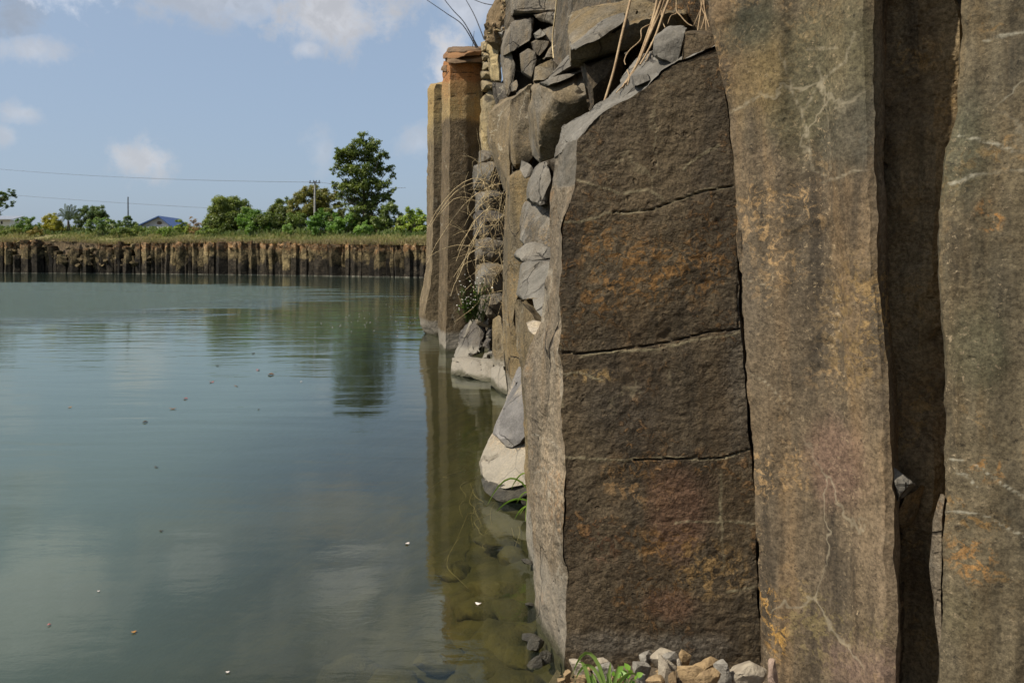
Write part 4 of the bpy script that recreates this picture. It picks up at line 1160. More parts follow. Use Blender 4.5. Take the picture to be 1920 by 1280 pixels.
# drowned rocks seen through the shallow water; px,py on the water surface
DROWN = [(853, 1062, 26, "rounded drowned rock farthest from the cliff, left of the flat slabs"), (930, 1090, 46, "wide flat drowned slab in the middle of the shallows"), (970, 1040, 30, "drowned slab close under the pillar's edge"),
         (905, 1130, 40, "drowned slab in front of the wide flat one"), (960, 1140, 36, "brown drowned rock beside the pillar, level with the white petal"), (985, 1175, 24, "small drowned rock touching the pillar's left edge"),
         (890, 1180, 36, "drowned rock at the end of the column reflection"), (945, 1195, 44, "broad drowned rock below the white petal"), (975, 1230, 30, "drowned rock beside the wet glistening stones"),
         (920, 1245, 50, "large drowned slab nearest the bottom edge"), (960, 1275, 40, "drowned rock at the bottom edge beside the pillar corner"), (880, 1280, 44, "drowned rock at the bottom edge, left of the large slab"),
         (870, 1120, 24, "small drowned rock left of the flat slabs"), (820, 1230, 34, "faint drowned rock out in the cloud reflection"), (740, 1262, 44, "faintest drowned rock farthest out at the bottom edge"),
         (930, 1010, 28, "drowned rock under the reflection of the boulder"), (905, 1215, 26, "drowned rock between two broad slabs"), (660, 1255, 50, "pale brown drowned mound far left at the bottom edge")]
for i, (px_, py_, hw, lab) in enumerate(DROWN):
    rr = random.Random(600 + i)
    d0 = CAMH * F / (py_ - HY)
    x0 = (px_ - CX) / F * d0
    depth = .10 + .30 * max(0.0, float(shore_x(d0)) - x0)
    x1, y1 = x0, d0
    k = (CAMH + depth * .7) / CAMH
    rx = hw / F * d0 * 1.45
    depth *= .8
    hull_rock("drowned_rock", pebble_pts((x1 * k, y1 * k, -depth), rx * 1.15, rx * rr.uniform(1.0, 1.5), min(.13, rx * rr.uniform(.35, .5)), rr, 22), M["algae"], 0, seg=.03, amp=.016, freq=8, seed=600 + i, step=.004, world_pts=True, chips=3, facets=0, sharp=80,
              label=lab, cat="rock", group="algae-covered rocks under the shallow water")

# ---------------------------------------------------------------- plants near the cliff
def arc(p0, p1, sag, n=9, wob=0.0, rr=random):
    p0, p1 = np.array(p0), np.array(p1)
    t = np.linspace(0, 1, n)[:, None]
    P = p0 * (1 - t) + p1 * t
    P = P + np.array(sag)[None] * (4 * t * (1 - t))
    if wob:
        P[1:-1] += np.array([[rr.gauss(0, wob) for _ in range(3)] for _ in range(n - 2)])
    return P

# dry grass hanging on the rubble column
gr = thing("dry_grass", "tangled clump of straw-coloured dry grass hanging from the grey rubble", "dry grass", at(925, 470, 11.2))
long_st = [((938, 345), (800, 495), (0, 0, .25)), ((930, 355), (806, 425), (0, 0, .30)), ((936, 352), (800, 430), (0, 0, .36)), ((910, 470), (802, 482), (0, 0, .12)), ((905, 440), (850, 330), (0, 0, -.05)),
           ((925, 420), (826, 400), (0, 0, .30)), ((893, 470), (815, 400), (.0, 0, .12)), ((915, 395), (862, 510), (0, 0, .05)), ((905, 420), (845, 555), (0, 0, .05)), ((930, 380), (858, 470), (0, 0, .1)),
           ((940, 400), (855, 490), (0, 0, .3)), ((930, 470), (850, 520), (0, 0, .2)), ((912, 385), (886, 325), (0, 0, 0)), ((940, 470), (890, 400), (0, 0, .05)), ((905, 330), (893, 240), (.0, 0, .1)), ((912, 372), (935, 300), (0, 0, 0))]
b = Bag()
for (p, q, sag) in long_st:
    b.tube(arc(at(*p, 11.3), at(*q, 10.9), sag, 9, .006), np.linspace(.0062, .0025, 9), 4)
b.build("long_stem", M["straw"], parent=gr)
b = Bag()
for i in range(105):
    x0, y0 = random.gauss(920, 17), random.uniform(325, 545)
    ang = random.gauss(0, .8)
    L = random.uniform(25, 85)
    up = random.random() < .45
    x1 = x0 + math.sin(ang) * L * (1 if not up else .8) - random.uniform(0, 14); y1 = y0 + (-1 if up else 1) * abs(math.cos(ang)) * L
    x0 = min(x0, 946); x1 = min(x1, 948)
    d_ = random.uniform(10.85, 11.25)
    b.tube(arc(at(x0, y0, d_ + .1), at(x1, y1, d_ - .1), (random.gauss(0, .08), 0, random.uniform(-.05, .12)), 6, .006), np.linspace(.0042, .0018, 6), 3)
b.build("tangle", M["straw"], parent=gr)

# white-flowered weed
M["petal_white"] = plain_mat("petal_white", (.75, .73, .66), (.6, .57, .5), 30, .8, .1)
wd = thing("flowering_weed", "green weed with tiny white flower heads on the rubble under the dry grass", "weed", at(888, 600, 10.9))
M["weed"] = leaf_mat("weed_green", (.09, .15, .03), (.17, .24, .05))
bs = Bag()
sh = []
for i in range(58):
    x0, y0 = random.uniform(874, 906), random.uniform(585, 604)
    x1, y1 = x0 + random.gauss(-3, 13), y0 - random.uniform(22, 72)
    if i == 0: x1, y1 = 861, 578
    P = arc(at(x0, y0, 11.0), at(x1, y1, 10.85), (random.gauss(0, .03), 0, .03), 6)
    bs.tube(P, np.linspace(.006, .0025, 6), 3)
    for k in range(5):
        c = P[random.randint(1, 4)]; a_ = random.uniform(0, 6.28); L = random.uniform(.03, .07)
        dv = np.array([math.cos(a_) * L, math.sin(a_) * L, random.uniform(0, .03)]); sv = np.array([-dv[1], dv[0], 0]) * .25
        bs.add([c, c + dv * .5 + sv, c + dv, c + dv * .5 - sv], [(0, 1, 2, 3)])
    if random.random() < .8:
        c = P[-1]; r_ = random.uniform(.009, .014)
        hv, hn, hf = subdiv_hull(pebble_pts(c, r_, r_, r_ * .8, random, 9), 1)
        link("flower_head", hv, hf, M["petal_white"], parent=wd)
bs.build("foliage", M["weed"], parent=wd)

def blades(name, label, cat, base, tips, d0, d1, wid, mat):
    o = thing(name, label, cat, at(base[0], base[1], d0))
    for (bx, by, tx, ty, sg) in tips:
        P = arc(at(bx, by, d0), at(tx, ty, d1), (0, 0, sg), 9)
        T = np.gradient(P, axis=0)
        S = np.cross(T, np.array([0, 1, .35])); S /= np.linalg.norm(S, axis=1, keepdims=True)
        wv = wid * np.sin(np.linspace(.35, math.pi, 9)) ** .7
        N = np.cross(S, T); N /= np.linalg.norm(N, axis=1, keepdims=True)
        V = np.stack([P - S * wv[:, None], P + N * wv[:, None] * .35, P + S * wv[:, None]], 1).reshape(-1, 3)
        Fq = [(i * 3 + k, i * 3 + k + 1, i * 3 + k + 4, i * 3 + k + 3) for i in range(8) for k in (0, 1)]
        link("blade", V, np.array(Fq), mat, parent=o, attrs={"shade": np.full(len(V), random.random())})
    return o
M["blade"] = leaf_mat("grass_blade", (.16, .28, .05), (.28, .38, .10), .4)
blades("green_reed", "few long green grass blades arching over the water from the pillar's left edge", "grass",
       (992, 940), [(1000, 935, 912, 950, .13), (1000, 945, 928, 962, .05), (996, 950, 964, 975, .03), (996, 948, 974, 966, .02), (995, 925, 968, 945, .03), (992, 915, 985, 978, .0), (1000, 900, 958, 918, .06)], 4.3, 4.15, .006, M["blade"])
g0 = blades("grass_tuft", "bright green grass tuft among the stones at the pillar's foot", "grass",
       (1120, 1290), [(1135, 1300, 1078, 1275, .07), (1140, 1300, 1073, 1264, .10), (1110, 1310, 1085, 1242, .04), (1135, 1300, 1118, 1236, .02), (1120, 1310, 1108, 1262, .02), (1146, 1310, 1160, 1244, .0), (1138, 1300, 1145, 1240, .0),
                      (1150, 1310, 1136, 1262, .02), (1150, 1300, 1196, 1266, .03), (1120, 1310, 1096, 1268, .03), (1170, 1310, 1186, 1270, .0)], 2.58, 2.60, .0065, M["blade"])
wl = thing("broadleaf_weed", "small bright green broad-leaved weed right of the grass tuft", "weed", at(1172, 1275, 2.6))
b = Bag(); shd = []
for (x_, y_, r_) in [(1163, 1254, 9), (1176, 1249, 9), (1182, 1258, 8), (1168, 1262, 9), (1178, 1266, 8), (1160, 1266, 7), (1199, 1264, 8), (1194, 1272, 9), (1172, 1257, 8), (1150, 1262, 6), (1186, 1279, 8)]:
    c = np.array(at(x_, y_, 2.62 + random.uniform(-.02, .02))); r_ = r_ / F * 2.6
    a_ = random.uniform(0, 6.28); t_ = random.uniform(.2, .7)
    u = np.array([math.cos(a_), math.sin(a_), t_]); u /= np.linalg.norm(u)
    s_ = np.cross(u, np.array([0.2, -.8, .8])); s_ /= np.linalg.norm(s_)
    nn = np.cross(s_, u)
    pts = [c - u * r_, c - u * r_ * .3 + s_ * r_ * .65, c + u * r_ * .35 + s_ * r_ * .5, c + u * r_, c + u * r_ * .35 - s_ * r_ * .5, c - u * r_ * .3 - s_ * r_ * .65, c - nn * r_ * .18]
    b.add(pts, [(6, 0, 1, 1), (6, 1, 2, 2), (6, 2, 3, 3), (6, 3, 4, 4), (6, 4, 5, 5), (6, 5, 0, 0)] and [(0, 1, 2, 6), (2, 3, 4, 6), (4, 5, 0, 6)])
    shd += [random.random()] * 7
b.build("leaves", leaf_mat("broadleaf", (.14, .30, .03), (.22, .38, .05), .4), parent=wl, attrs={"shade": shd})
b = Bag()
for k in range(4):
    b.tube(arc(at(1174, 1290, 2.6), at(1164 + k * 8, 1258 + k * 4, 2.62), (0, 0, .005), 5), .002, 4)
b.build("stem", M["weed"], parent=wl)

# dry roots and stalks hanging over the broken pillar top
def strands(name, label, cat, items, mat, root_px):
    o = thing(name, label, cat, at(*root_px))
    for (pts, r0, r1) in items:
        P = np.array([at(*p) for p in pts])
        # smooth the polyline
        t = np.linspace(0, len(P) - 1, (len(P) - 1) * 6 + 1)
        i = np.minimum(t.astype(int), len(P) - 2); f = (t - i)[:, None]
        Pm1 = P[np.maximum(i - 1, 0)]; P0 = P[i]; P1_ = P[i + 1]; P2_ = P[np.minimum(i + 2, len(P) - 1)]
        C = .5 * ((2 * P0) + (-Pm1 + P1_) * f + (2 * Pm1 - 5 * P0 + 4 * P1_ - P2_) * f ** 2 + (-Pm1 + 3 * P0 - 3 * P1_ + P2_) * f ** 3)
        link("strand", *tube(C, np.linspace(r0, r1, len(C)), 6), mat, parent=o)
    return o
D_ = 3.55
strands("dry_stalk", "single long straight dry stalk leaning on the slanting pillar top", "dry stalk",
        [([(1196, -60, 3.7), (1182, 0, 3.6), (1165, 70, 3.45), (1150, 135, 3.35), (1130, 200, 3.22)], .0065, .005)], M["root"], (1130, 200, 3.22))
strands("dry_roots", "bundle of pale dry roots coming down onto the slanting pillar top", "roots", [
    ([(1252, -50, 3.6), (1236, 10, 3.5), (1214, 75, 3.4), (1195, 120, 3.3), (1166, 165, 3.15)], .010, .004),
    ([(1262, -50, 3.6), (1240, 15, 3.5), (1212, 80, 3.38), (1192, 128, 3.28), (1172, 158, 3.15)], .007, .004),
    ([(1240, -50, 3.55), (1228, 20, 3.48), (1210, 75, 3.4), (1186, 140, 3.25)], .007, .003),
    ([(1275, -50, 3.5), (1248, 15, 3.42), (1228, 70, 3.35), (1210, 105, 3.25), (1200, 122, 3.2)], .006, .0035),
    ([(1240, 20, 3.42), (1242, 40, 3.4), (1247, 52, 3.38)], .003, .002),
    ([(1222, 45, 3.45), (1203, 55, 3.42), (1201, 75, 3.4), (1180, 95, 3.38), (1171, 112, 3.35), (1173, 122, 3.3)], .003, .002),
    ([(1222, 80, 3.35), (1216, 95, 3.3), (1216, 105, 3.25), (1210, 116, 3.2)], .003, .002),
    ([(1176, 132, 3.3), (1180, 145, 3.2), (1176, 160, 3.12)], .003, .002),
    ([(1180, 160, 3.2), (1165, 165, 3.15), (1155, 175, 3.1)], .004, .002)], M["root"], (1170, 165, 3.15))
strands("hanging_roots", "thin tangled roots hanging against the dark block at the top beside the fluted column", "roots", [
    ([(1274, -30, 3.7), (1268, 15, 3.7), (1276, 30, 3.68), (1290, 45, 3.66), (1302, 50, 3.64)], .004, .002),
    ([(1262, -30, 3.7), (1270, 20, 3.7), (1258, 30, 3.7), (1252, 45, 3.68)], .003, .0015),
    ([(1322, -30, 3.5), (1314, 20, 3.45), (1308, 58, 3.4)], .004, .002), ([(1312, -30, 3.5), (1322, 20, 3.45), (1324, 58, 3.4)], .004, .002),
    ([(1326, -30, 3.5), (1320, 10, 3.45), (1330, 52, 3.38)], .003, .002), ([(1318, -30, 3.5), (1322, 25, 3.45), (1314, 56, 3.4)], .003, .002),
    ([(1330, -20, 3.5), (1300, 50, 3.5)], .0025, .0015), ([(1310, -20, 3.5), (1316, 15, 3.5), (1326, 35, 3.45), (1336, 45, 3.4)], .003, .0015)], M["root"], (1320, 0, 3.5))
strands("hanging_vine", "single thin pale vine hanging down the fractured dark blocks", "vine",
        [([(1046, -60, 7.6), (1043, 10, 7.7), (1037, 60, 7.8), (1036, 85, 7.8), (1038, 110, 7.6)], .008, .006)], M["straw"], (1038, 110, 7.6))
strands("dry_wisps", "thin dry wisps of grass leaning against the sky above the orange-topped column", "dry grass", [
    ([(893, 90, 13.5), (868, 48, 13.4), (838, 26, 13.3), (800, 0, 13.2)], .010, .005), ([(895, 90, 13.5), (872, 45, 13.4), (848, 18, 13.3), (826, -10, 13.2)], .010, .005),
    ([(897, 90, 13.5), (880, 58, 13.4), (872, 45, 13.4)], .007, .004), ([(886, 88, 13.5), (888, 70, 13.4), (889, 58, 13.4)], .006, .003), ([(908, 75, 13), (890, 30, 13), (870, -6, 13)], .010, .005),
    ([(925, 10, 13), (905, 6, 13), (880, -4, 13)], .008, .005), ([(955, 12, 12.3), (948, 0, 12.3), (944, -10, 12.3)], .010, .006), ([(932, 12, 13), (930, 0, 13), (931, -14, 13)], .008, .005)], M["wire"], (893, 90, 13.5))
# drowned roots in the shallow water
its = []
for i in range(15):
    x0, y0 = random.uniform(860, 960), random.uniform(860, 1010)
    pts = []
    for k in range(6):
        d0 = min(6.5, CAMH * F / (y0 - HY))
        c_ = (x0, y0, d0 * 1.06)
        pts.append(c_)
        x0 += random.gauss(0, 14); y0 += random.uniform(2, 26)
        x0 = min(x0, 975)
    its.append((pts, .0028, .0012))
strands("drowned_twigs", "pale drowned twigs and roots under the water beside the boulder", "twigs", its, M["twig"], (910, 960, 5))

# ---------------------------------------------------------------- things floating on the water
M["leaf_dark"] = plain_mat("leaf_dark", (.035, .028, .018), (.06, .045, .025), 40, .7, .3)
M["leaf_brown"] = plain_mat("leaf_brown", (.22, .13, .06), (.12, .07, .035), 40, .7, .3)
M["leaf_pink"] = plain_mat("leaf_pink", (.36, .12, .11), (.24, .09, .08), 40, .7, .3)
M["leaf_white"] = plain_mat("petal_pale", (.72, .68, .62), (.6, .5, .45), 40, .7, .2)
M["leaf_orange"] = plain_mat("leaf_orange", (.45, .22, .05), (.32, .16, .05), 40, .7, .3)
FLOAT = [(272, 792, 5, "leaf_dark", "dark floating leaf, lowest of the string of leaves on the open water"), (324, 767, 5, "leaf_brown", "brown curled floating leaf next above the dark one"), (348, 748, 4, "leaf_pink", "pink floating petal-like leaf beside the brown curled one"),
         (397, 717, 4, "leaf_pink", "reddish pink floating leaf in the middle of the string of leaves"), (443, 724, 3, "leaf_brown", "small brown floating leaf right of the reddish one"), (508, 703, 6, "leaf_brown", "largest floating leaf, brown and curled, at the upper right end of the string"),
         (475, 663, 3, "leaf_dark", "small dark floating bit nearest the trees' reflection"), (484, 694, 3, "leaf_pink", "tiny pink floating bit left of the largest leaf"), (408, 686, 3, "leaf_dark", "tiny dark floating bit above the reddish leaf"),
         (131, 764, 3, "leaf_orange", "tiny yellowish floating leaf alone far left"), (764, 1020, 4, "leaf_white", "white floating petal beside the column reflection"), (897, 1133, 5, "leaf_white", "pinkish white floating petal over the drowned rocks"),
         (251, 1186, 4, "leaf_orange", "orange floating leaf in the dark water low on the left"), (92, 1172, 3, "leaf_pink", "pink speck floating in the lower left corner area"), (293, 876, 3, "leaf_dark", "tiny dark floating bit halfway down the open water"),
         (302, 996, 3, "leaf_dark", "small dark floating bit at the edge of the cloud reflection"), (185, 1109, 2, "leaf_white", "tiny white speck floating low on the left"), (427, 1261, 3, "leaf_white", "white speck floating near the bottom edge"),
         (485, 768, 2, "leaf_dark", "tiny dark speck floating right of the pink petal"), (553, 684, 2, "leaf_dark", "tiny dark speck floating left of the tall tree's reflection"), (565, 716, 2, "leaf_white", "tiny pale speck floating beside the tree reflection")]
for i, (px_, py_, hw, mt, lab) in enumerate(FLOAT):
    d0 = CAMH * F / (py_ - HY)
    c = np.array(at(px_, py_, d0)); c[2] = .004
    r_ = hw / F * d0
    a_ = random.uniform(0, 6.28)
    n_ = 8
    ring = [(c[0] + math.cos(a_ + k / n_ * 6.283) * r_ * (1 if k % 4 else 1.25), c[1] + math.sin(a_ + k / n_ * 6.283) * r_ * .9, c[2] + (.25 + .25 * math.cos(2 * k / n_ * 6.283)) * r_) for k in range(n_)]
    V = ring + [(c[0], c[1], c[2] + .04 * r_)] + [(x_, y_, z_ - .06 * r_ - .002) for x_, y_, z_ in ring]
    Fq = [(k, (k + 1) % n_, n_, n_) for k in range(n_)]
    Fq = [(k, (k + 1) % n_, n_) for k in range(n_)] + [((k + 1) % n_, k, n_ + 1 + k) for k in range(n_)]
    o = link("floating_leaf", V, np.array(Fq), M[mt])
    tag(o, lab, "leaf", "leaves and petals floating on the pond")
b = Bag()
for i in range(40):
    px_, py_ = random.uniform(600, 790), random.gauss(600, 12)
    d0 = CAMH * F / (max(py_, 560) - HY); c = np.array(at(px_, max(py_, 560), d0)); c[2] = .006; r_ = random.uniform(.012, .03)
    b.add([c + [-r_, 0, 0], c + [0, -r_, .01], c + [r_, 0, 0], c + [0, r_, .01]], [(0, 1, 2, 3)])
tag(b.build("floating_specks", M["leaf_white"], smooth=False), label="scatter of tiny pale specks floating on the calm water by the flaring column", cat="specks", kind="stuff")

# ---------------------------------------------------------------- far bank
BPX = [-700, -300, 0, 200, 420, 600, 800, 1100]
BD = [170, 160, 145, 134, 120, 107, 92, 80]
def bank_d(px): return float(np.interp(px, BPX, BD))
def bank_top(px):
    y = float(np.interp(px, [-700, 0, 120, 200, 300, 420, 600, 800, 1100], [450, 452, 450, 456, 453, 453, 455, 457, 457]))
    return CAMH + (HY - y) / F * bank_d(px)
def rear_z(px, d):
    y = float(np.interp(px, [-700, 0, 200, 420, 600, 800, 1100], [428, 430, 433, 436, 437, 438, 438]))
    return CAMH + (HY - y) / F * d
DEPTH_BACK = 14.0
def ground_z(px, s):
    """height of the bank ground s metres behind the wall edge"""
    d = bank_d(px) + s
    z0, z1 = bank_top(px) - .15, rear_z(px, bank_d(px) + DEPTH_BACK)
    return z0 + (z1 - z0) * min(1.0, max(0.0, s) / DEPTH_BACK) ** .8
pxs = np.arange(-700, 1101, 8)
ss = [.55, .6, 1.2, 2.5, 4.5, 7, 10, 14, 40, 120]
V = []
for px_ in pxs:
    D0 = bank_d(px_)
    for s_ in ss:
        d_ = D0 + s_
        V.append(((px_ - CX) / F * d_, d_, -3 if s_ == .55 else ground_z(px_, s_)))
V = np.array(V)
V[:, 2] += np.where(V[:, 2] > 0, fbm(V * .35, 3, .5, 8) * .25, 0)
nS = len(ss)
idx = np.arange(len(V)).reshape(-1, nS)
fq = np.stack([idx[:-1, :-1], idx[1:, :-1], idx[1:, 1:], idx[:-1, 1:]], -1).reshape(-1, 4)
M["bank"] = plain_mat("bank_soil_grass", (.17, .16, .06), (.25, .20, .10), .35, .95, .6)
fm = np.zeros((len(pxs) - 1, nS - 1), int); fm[:, 0] = 1
tag(link("far_bank", V, fq, [M["bank"], plain_mat("bank_face", (.14, .10, .055), (.06, .045, .028), 1.2, .95, 1.0)], face_mat=fm.ravel()), kind="structure")

# basalt columns of the far wall
def far_mat(name, low, mid, rust, seed):
    m, t = new_mat(name)
    P = t.pos(); h = t.attr("height"); tone = t.attr("tone")
    n = t.noise(t.vmath("MULTIPLY", P, (1, 1, .35)), 1.3, 6, .65, .3)
    c = t.mix(t.step(n, .35, .65), mid, tuple(q * .62 for q in mid))
    hn = t.math("ADD", h, t.math("MULTIPLY", t.math("SUBTRACT", t.noise(P, .8, 6, .65), .5), .55))
    c = t.mix(t.step(hn, .68, .85, 0, .85), c, t.mix(t.step(t.noise(P, 2.4, 5, .6), .4, .6), rust, (.20, .14, .08)))
    pat = t.attr("patina")
    c = t.mix(t.step(t.math("ADD", h, t.math("ADD", pat, t.math("MULTIPLY", t.math("SUBTRACT", t.noise(P, 1.1, 5, .6), .5), .6))), .48, .36, 0, .92), c, low)
    c = t.mix(1.0, c, t.comb(tone, tone, tone), "MULTIPLY")
    z = t.sep(P)[2]
    c = t.mix(t.step(t.math("ADD", z, t.math("MULTIPLY", t.noise(P, .9, 3), .16)), .20, .12, 0, .6), c, (.24, .22, .18))
    Pj = t.vmath("ADD", t.vmath("MULTIPLY", P, (1, 1, 1.5)), t.vmath("MULTIPLY", t.noise(P, 1.2, 4, .6, out=1), (.9, .9, .9)))
    jd = t.vor(Pj, .85)
    jc = t.sep(t.vor(Pj, .85, "F1", "Color"))[0]
    js = t.math("MULTIPLY", t.step(jd, .015, .06, .25, 1.0), t.math("ADD", t.math("MULTIPLY", jc, .6), .7))
    c = t.mix(.85, c, t.mix(1.0, c, t.comb(js, js, js), "MULTIPLY"))
    g = t.math("MULTIPLY", t.step(t.noise(P, 9, 5, .7), .3, .7, .65, 1.3), t.step(t.noise(t.vmath("MULTIPLY", P, (1, 1, .6)), 1.7, 6, .7, .6), .36, .62, .45, 1.15))
    c = t.mix(1.0, c, t.comb(g, g, g), "MULTIPLY")
    bp = t.n("ShaderNodeBump"); bp.inputs["Distance"].default_value = .25; bp.inputs["Strength"].default_value = .8
    t.set(bp.inputs["Height"], t.noise(P, 2.6, 8, .68))
    principled(t, c, .92, bp.outputs[0], .2)
    return m
M["far_col"] = far_mat("far_column", (.030, .024, .018), (.19, .142, .070), (.24, .125, .052), 1)
tones = ["dark", "brown", "ochre", "pale ochre"]
ORD = lambda n: f"{n}{'th' if 10 <= n % 100 <= 20 else {1: 'st', 2: 'nd', 3: 'rd'}.get(n % 10, 'th')}"
px_ = -150.0
cols = []
rc = random.Random(5)
while px_ < 838:
    wpx = rc.choice([8, 9, 10, 11, 13, 15, 19]) * rc.uniform(.9, 1.1)
    cols.append((px_ + wpx / 2, wpx)); px_ += wpx
seen = [c for c in cols if c[0] > 0 and c[0] < 800]
for i, (pc, wpx) in enumerate(cols):
    rubble = 20 < pc < 270
    D0 = bank_d(pc)
    prot = rc.choice([-.4, -.1, 0, .1, .2, .3]) * (1.6 if rubble else 1)
    cx_, cy_ = (pc - CX) / F * D0, D0 + .1 + prot
    rad = wpx / F * D0 * .5 * rc.uniform(1.5, 1.9)
    zt = bank_top(pc) + rc.uniform(-.3, .05)
    if rubble and rc.random() < .6: zt *= rc.uniform(.55, .95)
    ns = rc.choice([5, 6, 6, 7]); a0 = rc.uniform(0, 6.28)
    ring = [(a0 + (k + rc.uniform(-.25, .25)) / ns * 6.283, rad * rc.uniform(.85, 1.15)) for k in range(ns)]
    rows = 14
    V = []; hh = []
    lean = (rc.gauss(0, .06), rc.gauss(0, .06))
    for r_ in range(rows + 1):
        q = r_ / rows; z = -.6 + (zt + .6) * q
        for (a_, rr_) in ring:
            for sub in (0, .5):
                pass
        for k in range(ns):
            (a1, r1), (a2, r2) = ring[k], ring[(k + 1) % ns]
            pA = np.array([math.cos(a1) * r1, math.sin(a1) * r1]); pB = np.array([math.cos(a2) * r2, math.sin(a2) * r2])
            for sub in (0, 1 / 3, 2 / 3):
                p = pA * (1 - sub) + pB * sub
                V.append((cx_ + p[0] + lean[0] * q, cy_ + p[1] + lean[1] * q, z)); hh.append(max(0, z) / max(bank_top(pc), .1))
    V = np.array(V); nn = ns * 3
    ctr = np.array([cx_, cy_, 0])
    out = V - ctr; out[:, 2] = 0; out /= np.maximum(np.linalg.norm(out, axis=1, keepdims=True), 1e-6)
    hq = np.array(hh)
    V = V + out * (fbm(V * np.array([1.2, 1.2, .9]), 4, .6, 90) * (.55 if rubble else .42) * np.clip(hq * 1.6, .35, 1) + fbm(V * 2.6, 3, .6, 93) * .38 * sstep(hq, .70, .85))[:, None]
    V[:, 2] += fbm(V * np.array([1.7, 1.7, .5]), 3, .6, 94) * .5 * sstep(hq, .8, 1.0)
    V = np.vstack([V, [[cx_, cy_, zt + .1]]]); hh.append(1)
    Fc = [(r_ * nn + k, r_ * nn + (k + 1) % nn, (r_ + 1) * nn + (k + 1) % nn, (r_ + 1) * nn + k) for r_ in range(rows) for k in range(nn)]
    Fc += [(rows * nn + k, rows * nn + (k + 1) % nn, rows * nn + nn) for k in range(nn)]
    tone = rc.choice([.5, .8, 1.0, 1.15, 1.3, 1.6]) * (.75 if rubble else 1)
    o = link("far_column", V, Fc, M["far_col"], origin=(cx_, cy_, 0), sharp=40, attrs={"height": hh, "tone": np.full(len(V), tone), "patina": np.full(len(V), rc.uniform(-.2, .25))})
    tn = "dark" if tone < .7 else "brown" if tone < .95 else "ochre" if tone < 1.2 else "pale"
    if pc <= 0: lab = f"{tn} far-wall column outside the left edge, {ORD(i + 1)} from the outer end"
    else:
        k = sum(1 for c in seen if c[0] > pc)
        near = ("below the blue-roofed house" if 240 < pc < 335 else "under the broad round tree" if 380 < pc < 480 else "under the tall tree" if 615 < pc < 745 else "under the palm" if 105 < pc < 150 else
                "under the yellow-flowering bush" if 75 < pc <= 105 else "under the olive trees" if 500 < pc <= 615 else "of the far bank")
        lab = f"{tn} far-wall column {near}, {ORD(k + 1)} from near cliff" if pc < 800 else f"{tn} far-wall column hidden behind the flaring column, {ORD(int(pc - 799))} in"
    tag(o, lab, "rock column", "basalt columns of the far bank wall")

# fallen rocks in the rubbly stretch of the far wall
FR = thing("rock_slide", "tumbled ochre and grey rocks spilling down the far wall left of the blue-roofed house", "rock slide", at(150, 505, 136))
for i in range(98):
    p_ = rc.uniform(5, 285); yq = 453 + (rc.random() ** .8) * 48
    if p_ < 100: yq = 452 + rc.random() * 22
    D0 = bank_d(p_) - rc.uniform(.2, 1.4)
    r_ = rc.uniform(.2, .75)
    c = at(p_, yq, D0)
    v, n, f = subdiv_hull(pebble_pts(c, r_ * 1.2, r_, r_ * .75, rc, 10), .3)
    link("fallen_rock", v, f, M["far_col"], parent=FR, sharp=30, attrs={"height": np.full(len(v), .62), "tone": np.full(len(v), rc.uniform(.4, 1.5))})

# grass and low weeds of the bank
def grass_patch(name, label, n, sfun, hfun, c1, c2, seed, pale=None):
    rg = np.random.default_rng(seed)
    V = np.zeros((n, 4, 3)); sh = np.zeros((n, 4))
    for i in range(n):
        p_ = rg.uniform(-350, 900); s_ = sfun(rg); d_ = bank_d(p_) + s_
        x_, z_ = (p_ - CX) / F * d_, ground_z(p_, s_)
        dens = vnoise(np.array([[x_ * .25, d_ * .25, 3.0]]), 5)[0]
        h_ = hfun(rg) * (1 + .5 * dens)
        a_ = rg.uniform(0, 3.14); w_ = h_ * rg.uniform(.12, .3)
        l_ = rg.normal(0, .35) * h_
        dx_, dy_ = math.cos(a_) * w_, math.sin(a_) * w_
        V[i] = [(x_ - dx_, d_ - dy_, z_ - .05), (x_ + dx_, d_ + dy_, z_ - .05), (x_ + l_ + dx_ * .3, d_ + l_ * .4, z_ + h_), (x_ + l_ - dx_ * .3, d_ + l_ * .4, z_ + h_ * .95)]
        sh[i] = np.clip(.5 + .45 * dens + rg.normal(0, .18), 0, 1)
    f = np.arange(n * 4).reshape(n, 4)
    o = link(name, V.reshape(-1, 3), f, leaf_mat(name + "_leaf", c1, c2, .3, pale), attrs={"shade": sh.ravel()}, smooth=False)
    return tag(o, label, "grass", kind="stuff")
grass_patch("grass", "green and straw-coloured grass covering the top of the far bank", 30000, lambda g: g.uniform(0, 1) ** 1.2 * 16, lambda g: g.uniform(.15, .55), (.13, .165, .035), (.33, .28, .11), 1)
grass_patch("dry_edge_grass", "brownish dry grass overhanging the edge of the far wall", 12000, lambda g: g.uniform(-1.0, 1.5), lambda g: g.uniform(.12, .5), (.19, .145, .065), (.31, .24, .11), 2)
grass_patch("weeds", "green weeds along the rear of the far bank", 9000, lambda g: g.uniform(6, 17), lambda g: g.uniform(.3, 1.0), (.075, .115, .025), (.15, .19, .04), 3)

